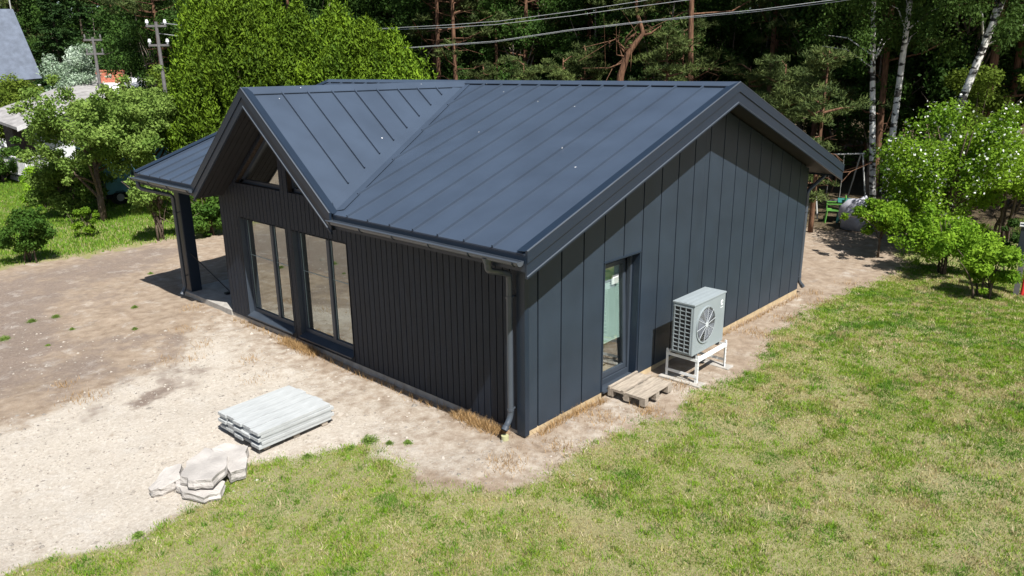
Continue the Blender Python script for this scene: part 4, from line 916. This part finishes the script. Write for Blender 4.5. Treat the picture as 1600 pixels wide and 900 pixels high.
def broadleaf(name, loc, h, rx, z0, n, size, lm, label, cat, seed, nb=40, tr=.12, bark='bark', group=None, blossom=0, stems=1, asp=.55, zsq=1.0, blob=.32):
    rng = np.random.default_rng(seed); c_ = (z0 + h) / 2; rz_ = (h - z0) / 2
    D = rdir(rng, nb); r = np.where(rng.random(nb) < .22, rng.uniform(.85, 1.12, nb), rng.uniform(.35, .85, nb))[:, None]; P = D * r * np.array([[rx, rx, rz_]]) + np.array([[0, 0, c_]])
    R_ = rng.uniform(.55, 1.35, nb) * blob * np.where(r[:, 0] > .85, .6, 1) * min(rx, rz_ * 1.2); B = np.c_[P, R_]
    V, tint, LP = blobs_leaves(B, n, size, rng, asp)
    mb = MB()
    for s_ in range(stems):
        ox, oy = (0, 0) if stems == 1 else rng.normal(0, .12, 2)
        kx, ky = rng.normal(0, .06, 2) * h if stems == 1 else rng.normal(0, .22, 2) * h
        pts = [(ox + kx * t * t, oy + ky * t * t, -.1 + t * (h * .82)) for t in np.linspace(0, 1, 6)]
        mb.tube(pts, [tr * (1 - .8 * t) for t in np.linspace(0, 1, 6)], 8)
    base = lambda t: (0, 0, t * h * .6)
    limbs(mb, base, P[rng.choice(nb, min(nb, 14), False)], tr * .4, rng, z0 / h * .9)
    ex = None
    if blossom:
        k_ = rng.choice(len(LP), blossom); Q = LP[k_] + rdir(rng, blossom) * .05; c0 = np.array([0, 0, c_]); Q = Q + (Q - c0) * .04
        ex = (leaves(Q, rdir(rng, blossom) + (Q - c0) * .5, np.full(blossom, size * .7), rng, .9), rng.random(blossom))
    return finish(name, mb, bark, V, tint, lm, loc, label, cat, group, 0, ex)
def thuja(loc, h, r, seed, label, n=42000, group='tall conifers behind the porch'):
    rng = np.random.default_rng(seed); nb = 300; z = h * rng.random(nb) ** 1.05; th = rng.uniform(0, 2 * math.pi, nb)
    prof = lambda zz: r * np.clip((1 - (zz / h) ** 2.1), .02, 1) ** .76
    rr = prof(z) * rng.uniform(.72, 1.0, nb); s = rng.lognormal(-1.35, .35, nb)
    B = np.c_[rr * np.cos(th), rr * np.sin(th), z + .15, s, s, s * 2.1]
    V, tint, LP = blobs_leaves(B, n, .16, rng, .34, axis=np.array([0, 0, 1.1]))
    mb = MB().tube([(0, 0, -.1), (0, 0, h * .9)], [.14, .03], 8); return finish('conifer', mb, 'bark', V, tint, 'leaf_thuja', loc, label, 'conifer', group, rng.uniform(0, 6))
def needles_tufts(C_, rad, per, size, rng):
    k = len(C_); idx = np.repeat(np.arange(k), per); n = len(idx); d = rdir(rng, n); d[:, 2] = np.abs(d[:, 2]) * .8 - .15
    P = C_[idx] + d * rad[idx, None] * rng.uniform(.2, 1, n)[:, None]; ax_ = d + np.array([0, 0, .5])
    V = leaves(P, rdir(rng, n) + d * .4 + np.array([0, 0, .3]), np.full(n, size), rng, .16, ax_); bt = rng.random(k); return V, np.clip(bt[idx] * .6 + .4 * rng.random(n), 0, 1)
def pine_proto(name, loc, h, seed, label, z_live, cr, nbr=34, per=70, tr=.16, dead=10, group=None, bend=0, size=.20, low=0, lm='needle', sub=8, cat='pine tree'):
    rng = np.random.default_rng(seed); bx_, by_ = rng.normal(0, 1, 2) * bend
    tp_ = lambda t: Vector((bx_ * math.sin(t * 2.6), by_ * math.sin(t * 2.1), -.1 + t * h))
    mb = MB(); ts = np.linspace(0, 1, 12); mb.tube([tp_(t) for t in ts], [tr * (1 - .75 * t) for t in ts], 10); C_ = []; Rr = []
    for i in range(nbr + low):
        z = rng.uniform(z_live, h) if i < nbr else rng.uniform(h * .18, z_live); t = z / h; a_ = rng.uniform(0, 6.283)
        ln = cr * (1.15 - .75 * max(0, (z - z_live)) / (h - z_live + .01)) * rng.uniform(.6, 1.1) * (1 if i < nbr else .8)
        b_ = tp_(t); d_ = Vector((math.cos(a_), math.sin(a_), rng.uniform(.05, .45))); e_ = b_ + d_ * ln; m_ = b_ + d_ * ln * .5 + Vector((0, 0, -.1 * ln + rng.normal(0, .1)))
        mb.tube([b_, m_, e_], [.045, .03, .012], 5, cap=False)
        for k in range(sub):
            u = rng.uniform(.45, 1.08); p = np.array(b_.lerp(e_, u)) + rng.normal(0, .26 * cr / 2, 3) * np.array([1, 1, .45]); C_.append(p); Rr.append(rng.uniform(.22, .42))
    for i in range(dead):
        z = rng.uniform(min(1.5, z_live * .5), z_live); b_ = tp_(z / h); a_ = rng.uniform(0, 6.283); ln = rng.uniform(.6, 1.9); d_ = Vector((math.cos(a_), math.sin(a_), rng.uniform(-.2, .35)))
        m_ = b_ + d_ * ln * .55 + Vector(rng.normal(0, .12, 3)); mb.tube([b_, m_, b_ + d_ * ln + Vector(rng.normal(0, .15, 3))], [.028, .018, .006], 4, cap=False)
        mb.tube([m_, m_ + Vector(rng.normal(0, .35, 3))], [.012, .005], 4, cap=False)
    V, tint = needles_tufts(np.array(C_), np.array(Rr), per, size, rng)
    return finish(name, mb, 'bark_pine', V, tint, lm, loc, label, cat, group)
def spruce(name, loc, h, r, seed, label, n=30000, group=None, lm='needle_spruce'):
    rng = np.random.default_rng(seed); nb = 190; z = .4 + (h - .4) * rng.random(nb) ** 1.1; th = rng.uniform(0, 6.283, nb); u = rng.uniform(.35, 1, nb)
    R0 = r * (1 - z / h) + .12; mb = MB().tube([(0, 0, -.1), (0, 0, h)], [.14, .02], 8)
    idx = rng.integers(0, nb, n); t = rng.random(n) ** .7; rr = R0[idx] * t; lat = rng.normal(0, .16, n) * (1.15 - t) * 1.5 * np.minimum(1, R0[idx])
    P = np.c_[rr * np.cos(th[idx]) - lat * np.sin(th[idx]), rr * np.sin(th[idx]) + lat * np.cos(th[idx]), z[idx] - .25 * rr + .12 * t * t + rng.normal(0, .05, n)]
    ax_ = np.c_[np.cos(th[idx]), np.sin(th[idx]), np.full(n, .15)]
    V = leaves(P, rdir(rng, n) * .7 + np.array([0, 0, .9]), np.full(n, .17), rng, .32, ax_); bt = rng.random(nb)
    return finish(name, mb, 'bark', V, np.clip(bt[idx] * .5 + rng.random(n) * .5, 0, 1), lm, loc, label, 'conifer', group)

# --- conifers right behind the porch
th_ = [(322, 31, 28), (372, 30.0, 12), (425, 31.5, 22), (470, 31, 34), (528, 30.5, 30), (575, 30, 50), (620, 29.5, 80)]
tl = ['leftmost yellow green conifer, next to the apple tree', 'tallest broad bright conifer behind the gable peak', 'conifer with a rounded top right of the tallest one', 'dark conifer in the dip of the row', 'bright conifer in the middle of the row behind the roof', 'conifer whose slanting top falls towards the right', 'lowest bright conifer at the right end of the row']
for i, (px, d, yt) in enumerate(th_): thuja(at(px, d), zat(px, yt, d), [1.8, 2.4, 2.1, 1.7, 2.3, 1.8, 1.5][i], 100 + i, tl[i], 72000)
# --- apple trees and bushes at the left
broadleaf('apple_tree', at(138, 30, 200), 4.8, 2.2, 1.35, 34000, .115, 'leaf_apple', 'big spreading pale green apple tree left of the blue trailer', 'tree', 11, 90, .14, blob=.22)
broadleaf('apple_tree', at(232, 31.5, 190), 5.1, 2.0, 2.1, 22000, .115, 'leaf_apple', 'apple tree whose crown hangs over the blue trailer beside the conifers', 'tree', 12, 60, .12, blob=.24)
broadleaf('apple_tree', at(112, 33, 270), 2.3, 1.2, .3, 7000, .11, 'leaf_apple', 'low young apple tree in front of the veranda corner', 'tree', 13, 35, .06, blob=.3)
broadleaf('leafy_bush', G(108, 338), 2.3, 1.35, .1, 13000, .11, 'leaf_apple', 'bushy pale green shrub hanging to the grass left of the blue trailer', 'bush', 131, 32, .04, stems=5)
broadleaf('leafy_bush', G(255, 372), 2.4, 1.0, .15, 9000, .10, 'leaf_apple', 'leafy bush in the shade left of the porch post', 'bush', 14, 22, .04, stems=5)
broadleaf('leafy_bush', G(48, 408), 1.55, .78, .08, 9000, .085, 'leaf_bush2', 'round dark green bush on the grass at the left edge', 'bush', 15, 26, .025, stems=6)
broadleaf('leafy_bush', G(135, 368), 1.0, .42, .05, 2600, .085, 'leaf_bush', 'small shrub on the grass below the apple tree', 'bush', 16, 12, .02, stems=4)
broadleaf('leafy_bush', G(5, 285), 2.2, 1.9, .1, 12000, .12, 'leaf_bush2', 'low bush in front of the veranda railing at the left edge', 'bush', 17, 25, .04, stems=5)
broadleaf('leafy_bush', G(75, 322), 1.5, 1.3, .1, 9000, .11, 'leaf_bush', 'bright bush left of the blue trailer', 'bush', 18, 20, .03, stems=5)
broadleaf('leafy_bush', G(332, 366), 1.7, .9, .1, 8000, .10, 'leaf_bush2', 'bush seen between the porch post and the house wall', 'bush', 19, 20, .03, stems=5)
broadleaf('leafy_bush', G(395, 330), 3.2, 1.7, .1, 12000, .11, 'leaf_bush2', 'large bush behind the open porch', 'bush', 119, 25, .04, stems=5)
broadleaf('flowering_bush', at(112, 53, 100), zat(112, 57, 53), 1.8, .8, 26000, .13, 'leaf_silver', 'dome shaped silvery white flowering tree between the slate roof and the pole', 'tree', 20, 90, .08, stems=1, blob=.34)
for i, (px, d, yt, r_) in enumerate([(15, 57, 120, 2.4), (72, 57, 120, 2.0), (165, 55, 112, 1.6), (205, 52, 128, 1.8), (-35, 57, 122, 2.4), (268, 47, 84, 1.6)]):
    broadleaf('hedge_shrub', at(px, d), zat(px, yt, d), r_, .3, 13000, .15, 'leaf_hedge', ['yellow green shrub below the slate roof behind the cabin', 'yellow green shrub behind the cabin roof below the silvery tree', 'yellow green shrub at the foot of the grey utility pole', 'shrub in front of the white house', 'shrub at the left picture edge below the slate roof', 'light leafy shrub in front of the pole with white insulators'][i], 'shrub', 30 + i, 25, .05, stems=5)
spruce('spruce_tree', at(88, 67, 60), zat(88, -60, 67), 3.3, 41, 'tall green spruce right of the slate roof', 34000)
spruce('spruce_tree', at(130, 69, 60), zat(130, -90, 69), 3.6, 42, 'second spruce with drooping branches behind the silvery tree', 34000)
spruce('spruce_tree', at(668, 40), zat(668, 62, 40), 1.5, 43, 'young grey green pine at the right end of the conifer row', 16000, lm='needle')
spruce('spruce_tree', at(693, 41), zat(693, 80, 41), 1.3, 44, 'second young grey green pine beside the thin trunk', 13000, lm='needle')
# --- right side
broadleaf('sapling_tree', G(1372, 398), 1.75, .95, .55, 5200, .10, 'leaf_bush', 'young bright green sapling on bare sand casting a shadow', 'tree', 50, 24, .035, zsq=.6, blob=.36)
broadleaf('leafy_bush', G(1470, 424), 1.75, 1.15, .1, 9000, .09, 'leaf_bush', 'bright green bush at the lawn edge right of the sapling', 'bush', 51, 40, .03, stems=7)
broadleaf('leafy_bush', G(1420, 372), 1.35, 1.3, .1, 6500, .09, 'leaf_bush', 'low light green bush directly behind the sapling', 'bush', 52, 26, .03, stems=6)
broadleaf('flowering_bush', at(1500, 24, 240), 4.3, 1.9, .4, 24000, .095, 'leaf_bush', 'tall bush dotted with white blossom at the right', 'bush', 53, 60, .06, stems=6, blossom=1300)
broadleaf('leafy_bush', at(1450, 27.5, 240), 3.0, 1.5, .4, 12000, .10, 'leaf_bush2', 'tall leafy bush between the leaning birch and the blossoming bush', 'bush', 54, 45, .05, stems=6)
broadleaf('leafy_bush', at(1580, 26, 260), 3.6, 1.6, .3, 16000, .11, 'leaf_bush', 'pale green bush behind the meter box at the right edge', 'bush', 55, 36, .05, stems=6)
broadleaf('leafy_bush', at(1555, 19.6, 390), 1.25, .7, .1, 7000, .085, 'leaf_bush', 'low bush with yellow green shoots beside the dark shrub', 'bush', 56, 20, .03, stems=6)
broadleaf('leafy_bush', G(1575, 425), 1.5, .42, .05, 3200, .07, 'leaf_dark', 'thin dark shrub just left of the meter box', 'bush', 57, 16, .02, stems=5)
broadleaf('leafy_bush', at(1530, 30, 200), 5.2, 1.6, 1.5, 12000, .11, 'leaf_hedge', 'yellow green young tree top behind the blossoming bush', 'bush', 58, 30, .05, stems=4)
# slender pine at the house corner
pine_proto('pine_tree', G(1266, 362), 5.6, 60, 'slender pine with orange bark beside the far corner of the house', 3.4, 1.05, 17, 55, .085, 9, None, .12, .16, 4, sub=7)
# --- birches
def birch(px, py, d, topx, seed, label, r, lean=True, h=13):
    b_ = at(px, d, py); t_ = at(topx, d, 0); z_top = h; dz_ = zat(topx, 0, d); sx = (t_[0] - b_[0]) / dz_; sy = (t_[1] - b_[1]) / dz_
    rng = np.random.default_rng(seed); mb = MB(); ts = np.linspace(0, 1, 12)
    P = [Vector((sx * h * t + .12 * math.sin(5 * t + seed), sy * h * t + .10 * math.sin(4 * t + seed), -.1 + h * t)) for t in ts]; mb.tube(P, [r * (1 - .7 * t) for t in ts], 10)
    nb = 60; z = rng.uniform(5.6, h + 1, nb); th = rng.uniform(0, 6.28, nb); rr = rng.uniform(.5, 2.6, nb) * (1 - .4 * (z / h)); cx_, cy_ = sx * z, sy * z
    B = np.c_[cx_ + rr * np.cos(th), cy_ + rr * np.sin(th), z, rng.uniform(.35, .6, nb), rng.uniform(.35, .6, nb), rng.uniform(.5, .9, nb)]
    V, tint, LP = blobs_leaves(B, 20000, .10, rng, .6, axis=np.array([0, 0, -1.]))
    for i in rng.choice(nb, 16, False):
        e_ = Vector(B[i, :3]); zz = max(.5, e_.z - .8); b2 = Vector((sx * zz, sy * zz, zz)); mb.tube([b2, (b2 + e_) / 2 + Vector((0, 0, .25)), e_], [.03, .02, .006], 5, cap=False)
    return finish('birch_tree', mb, 'birch', V, tint, 'leaf_birch', b_, label, 'birch')
birch(1370, 308, 29, 1367, 70, 'thin straight white birch, left of the three birches', .115)
birch(1386, 305, 30, 1420, 71, 'middle white birch leaning slightly right', .135)
birch(1424, 330, 27.5, 1560, 72, 'thick birch leaning strongly to the right', .15)
# --- the forest
FOR = [(683, 38, 'pine trunk with red bark at the top edge above the conifer row'), (716, 37, 'thin grey pine trunk just right of the young pine'), (782, 40, 'orange barked pine left of centre behind the roof ridge'), (831, 43, 'pine trunk behind the dead branches'),
       (990, 42, 'pine above the crooked red trunk'), (1090, 34, 'thick orange barked pine rising behind the roof ridge'), (1206, 38, 'reddish pine left of the slender pine'), (1277, 36, 'dim pine behind the slender pine'), (62, 71, 'red brown pine trunk at the top left behind the slate roof'), (1592, 33, 'grey trunk at the right picture edge')]
P1 = None; protos = []
pp = [pine_proto('pine_tree', (0, 0), 17, 200 + i, 'x', 8.3 + i * .3, 2.9, 34, 46, .145 - .015 * i, 16, 'tall pines of the forest', .18, .30, [3, 5, 2][i], sub=6) for i in range(3)]
for i, (px, d, lb) in enumerate(FOR):
    o = pp[i] if i < 3 else copy_tree(pp[i % 3]); q_ = at(px, d); o.location = (*q_, 0); o.rotation_euler = (0, 0, i * 1.7); tag(o, lb)
    if i == 5: o.scale = (1.35, 1.35, 1.1)
# crooked red trunk
mb = MB(); q_ = at(968, 33); f_ = lambda px, py: Vector((*(np.array(at(px, 33)) - np.array(q_)), zat(px, py, 33)))
mb.tube([Vector((0, 0, -.1)), f_(968, 160), f_(970, 118), f_(980, 85), f_(993, 66), f_(1003, 52), f_(1000, 42), f_(992, 20), f_(988, -30)], [.17, .16, .15, .13, .11, .09, .08, .07, .05], 10)
mb.tube([f_(1000, 56), f_(1015, 52), f_(1030, 40), f_(1026, 62)], [.06, .05, .03, .01], 6); mb.tube([f_(1003, 52), f_(1018, 44), f_(1008, 38), f_(1026, 60)], [.04, .03, .02, .01], 5)
rng = np.random.default_rng(77)
for k in range(14): a_ = f_(955 + 3 * k, 90 - 3 * k); mb.tube([f_(975, 100 - 3 * k), a_ + Vector(rng.normal(0, .3, 3)), a_ + Vector(rng.normal(0, .9, 3))], [.035, .02, .006], 4, cap=False)
C_ = np.array([np.array(f_(rng.uniform(940, 1020), rng.uniform(-60, 5))) + rng.normal(0, .5, 3) for _ in range(50)]); V, tint = needles_tufts(C_, np.full(50, .4), 60, .2, rng)
finish('crooked_pine', mb, 'bark_pine', V, tint, 'needle', q_, 'crooked leaning pine with red bark and dead branches', 'pine tree')
# low pine foliage at the forest edge behind the roof
lowp = [(815, 33, 92), (880, 34, 84), (920, 36, 70), (1030, 33, 48), (1065, 36, 38), (1180, 33, 96), (1222, 27.5, 92), (1325, 37, 120), (760, 37, 100)]
ll = ['low bushy pine behind the left half of the roof', 'olive coloured pine crown behind the middle of the roof', 'darker low pine right of the olive one', 'sunlit low pine left of the thick orange trunk', 'low pine behind the thick orange trunk', 'small green pine behind the gable peak', 'young pine spreading left of the slender pine', 'dim young pine right of the slender pine', 'low grey pine right of the thin trunk']
lp = [pine_proto('young_pine', (0, 0), 6.2, 300 + i, 'x', 1.4, 1.9, 30, 70, .08, 3, 'young pines at the forest edge', .2, .2, 0, sub=8) for i in range(2)]
for i, (px, d, yt) in enumerate(lowp):
    o = lp[i] if i < 2 else copy_tree(lp[i % 2]); o.location = (*at(px, d), 0); s_ = zat(px, yt, d) / 6.3; o.scale = (s_, s_, s_); o.rotation_euler = (0, 0, i * 2.1); tag(o, ll[i])
# understory and filler trees: each its own thing
ug = 'leafy trees inside the forest'
up_ = [broadleaf('forest_tree', (0, 0), 9, 2.7, 1.2 + i * .5, 17000, .15, 'leaf_dark', 'x', 'tree', 400 + i, 55, .11, 'bark_grey', ug, blob=.26) for i in range(3)]
def where(px, d):
    w = [(120, 'above the slate roof'), (260, 'behind the two utility poles'), (400, 'behind the left end of the conifer row'), (540, 'behind the middle of the conifer row'), (680, 'behind the right end of the conifer row'), (800, 'behind the thin grey trunk'), (900, 'above the left half of the main ridge'),
         (1010, 'behind the crooked red pine'), (1110, 'behind the thick orange pine'), (1200, 'behind the gable peak'), (1300, 'behind the slender corner pine'), (1400, 'behind the thin straight birch'), (1480, 'between the middle and the leaning birch'), (1580, 'behind the leaning birch'), (9999, 'at the right picture edge')]
    return next(t_ for k_, t_ in w if px < k_) + (', in front' if d < (46 if px < 1300 else 42) and px > 260 else ', deeper in')
rngf = random.Random(9); spots = []
def place_forest(px0, px1, d0, d1, n, mind, first):
    k = 0; tries = 0
    while k < n and tries < 3000:
        tries += 1; px = rngf.uniform(px0, px1); d = math.sqrt(rngf.uniform(d0 * d0, d1 * d1)); q_ = at(px, d)
        if all((q_[0] - s[0]) ** 2 + (q_[1] - s[1]) ** 2 > mind * mind for s in spots): spots.append((*q_, px, d)); k += 1
place_forest(640, 1330, 38, 58, 34, 3.0, 0); place_forest(1300, 1680, 33, 55, 26, 2.7, 0); place_forest(240, 700, 44, 62, 26, 3.4, 0); place_forest(-60, 260, 71, 82, 10, 4.0, 0)
for i, (x, y, px, d) in enumerate(spots):
    o = up_[i] if i < 3 else copy_tree(up_[i % 3]); s_ = rngf.uniform(.85, 1.35); o.location = (x, y, 0); o.scale = (s_, s_, s_ * rngf.uniform(.95, 1.2)); o.rotation_euler = (0, 0, rngf.uniform(0, 6.28))
    lb = 'dark leafy tree, ' + where(px, d) if True else ('behind the white house at the left' if px < 260 else 'behind the bright conifer row' if px < 700 else 'behind the house roof' if px < 1320 else 'behind the birches')
    tag(o, lb, 'tree', 'leafy forest trees, ' + where(px, d))
# tall pines deeper in and to the right of the view, whose canopy shades the forest
spots2 = [s for s in spots]; tp2 = []
def tall(px0, px1, d0, d1, n, mind):
    k = 0; tries = 0
    while k < n and tries < 3000:
        tries += 1; px = rngf.uniform(px0, px1); d = math.sqrt(rngf.uniform(d0 * d0, d1 * d1)); q_ = at(px, d)
        if all((q_[0] - s[0]) ** 2 + (q_[1] - s[1]) ** 2 > mind * mind for s in tp2): tp2.append((*q_, px, d)); k += 1
tall(660, 1320, 37, 60, 26, 3.6); tall(1320, 1680, 31, 56, 22, 3.2); tall(240, 660, 46, 64, 12, 4); tall(-60, 240, 71, 82, 6, 4)
for i, (x, y, px, d) in enumerate(tp2):
    o = copy_tree(pp[i % 3]); s_ = rngf.uniform(.9, 1.2); o.location = (x, y, 0); o.scale = (s_, s_, s_); o.rotation_euler = (0, 0, rngf.uniform(0, 6.28))
    z_ = 'behind the white house' if px < 240 else 'behind the conifer row' if px < 660 else 'behind the house roof' if px < 1320 else 'behind the birches'
    tag(o, 'tall dim forest pine, ' + where(px, d), 'pine tree', 'tall pines, ' + where(px, d))
for i in range(16):                                # out to the right of the picture
    o = copy_tree(pp[i % 3]); o.location = (23.5 + (i % 4) * 3.2 + rngf.uniform(-1, 1), -6.5 - (i // 4) * 3.6 + rngf.uniform(-1, 1), 0); o.rotation_euler = (0, 0, i * 1.3); tag(o, 'tall pine standing outside the right edge of the picture', 'pine tree', 'tall pines right of the picture')
# far woods closing the view
rng = np.random.default_rng(88); n = 90000; px = rng.uniform(-300, 1900, n); d = rng.uniform(82, 96, n); dirs = np.array([np.array(at(p, 1)) - CAMP[:2] for p in np.linspace(-300, 1900, 400)]); I = ((px + 300) / 2200 * 399).astype(int)
P = np.c_[CAMP[0] + dirs[I, 0] * d, CAMP[1] + dirs[I, 1] * d, rng.uniform(0, 18, n)]
V = leaves(P, rdir(rng, n), np.full(n, .75), rng, .7); o = quadmesh('distant_woods', V, 4, 'leaf_dark', rng.random(n)); tag(o, 'dark mass of far trees closing the view behind the forest', 'woods', kind='stuff')

# --- small weeds on the dirt
wl_ = [(575, 688, .17, 'bushiest green weed clump on the sand between planks and corner'), (608, 692, .09, 'small weed right of the bushiest clump'), (637, 690, .10, 'small round weed farthest right on the sand'), (480, 712, .10, 'weed in the lawn edge below the planks'), (550, 697, .08, 'little weed left of the bushiest clump'), (215, 834, .10, 'weed sprig at the gravel edge below the broken concrete'), (48, 500, .13, 'small grass tuft on soil, left one of the pair'), (88, 492, .12, 'small grass tuft on soil, right one of the pair'), (6, 527, .14, 'green weed at the left picture edge'),
       (210, 478, .10, 'low weed near the porch shadow'), (210, 512, .10, 'low weed in the middle of the dirt'), (112, 512, .08, 'tiny weed below the pair of tufts'), (235, 425, .10, 'weed at the tip of the porch shadow'), (75, 538, .06, 'tiny weed on the darker soil'), (545, 700, .07, 'sprout beside the lawn edge')]
for i, (px, py, r_, lb) in enumerate(wl_):
    rng = np.random.default_rng(900 + i); q_ = G(px, py); n = int(700 * r_ / .1); k_ = 9; cc = rng.normal(0, r_ * .26 * (r_ > .11), (k_, 2)); rr_ = r_ * rng.uniform(.25, .6, k_); I = rng.integers(0, k_, n)
    a_ = rng.uniform(0, 6.283, n); ra = rr_[I] * np.abs(rng.normal(0, .8, n)); P = np.c_[cc[I, 0] + ra * np.cos(a_), cc[I, 1] + ra * np.sin(a_), rng.random(n) ** 1.5 * (r_ * .35 + rr_[I] * .5) * np.exp(-(ra / (rr_[I] + .01)) ** 2 * .6)]
    V = leaves(P, rdir(rng, n) * .9 + np.array([0, 0, .6]), np.full(n, .024), rng, .35)
    o = quadmesh('weed_plant', V, 4, 'leaf_apple', rng.random(n)); o.location = (*q_, float(zground(np.array([q_[0]]), np.array([q_[1]]))[0])); tag(o, lb, 'weed', 'weeds in the yard')
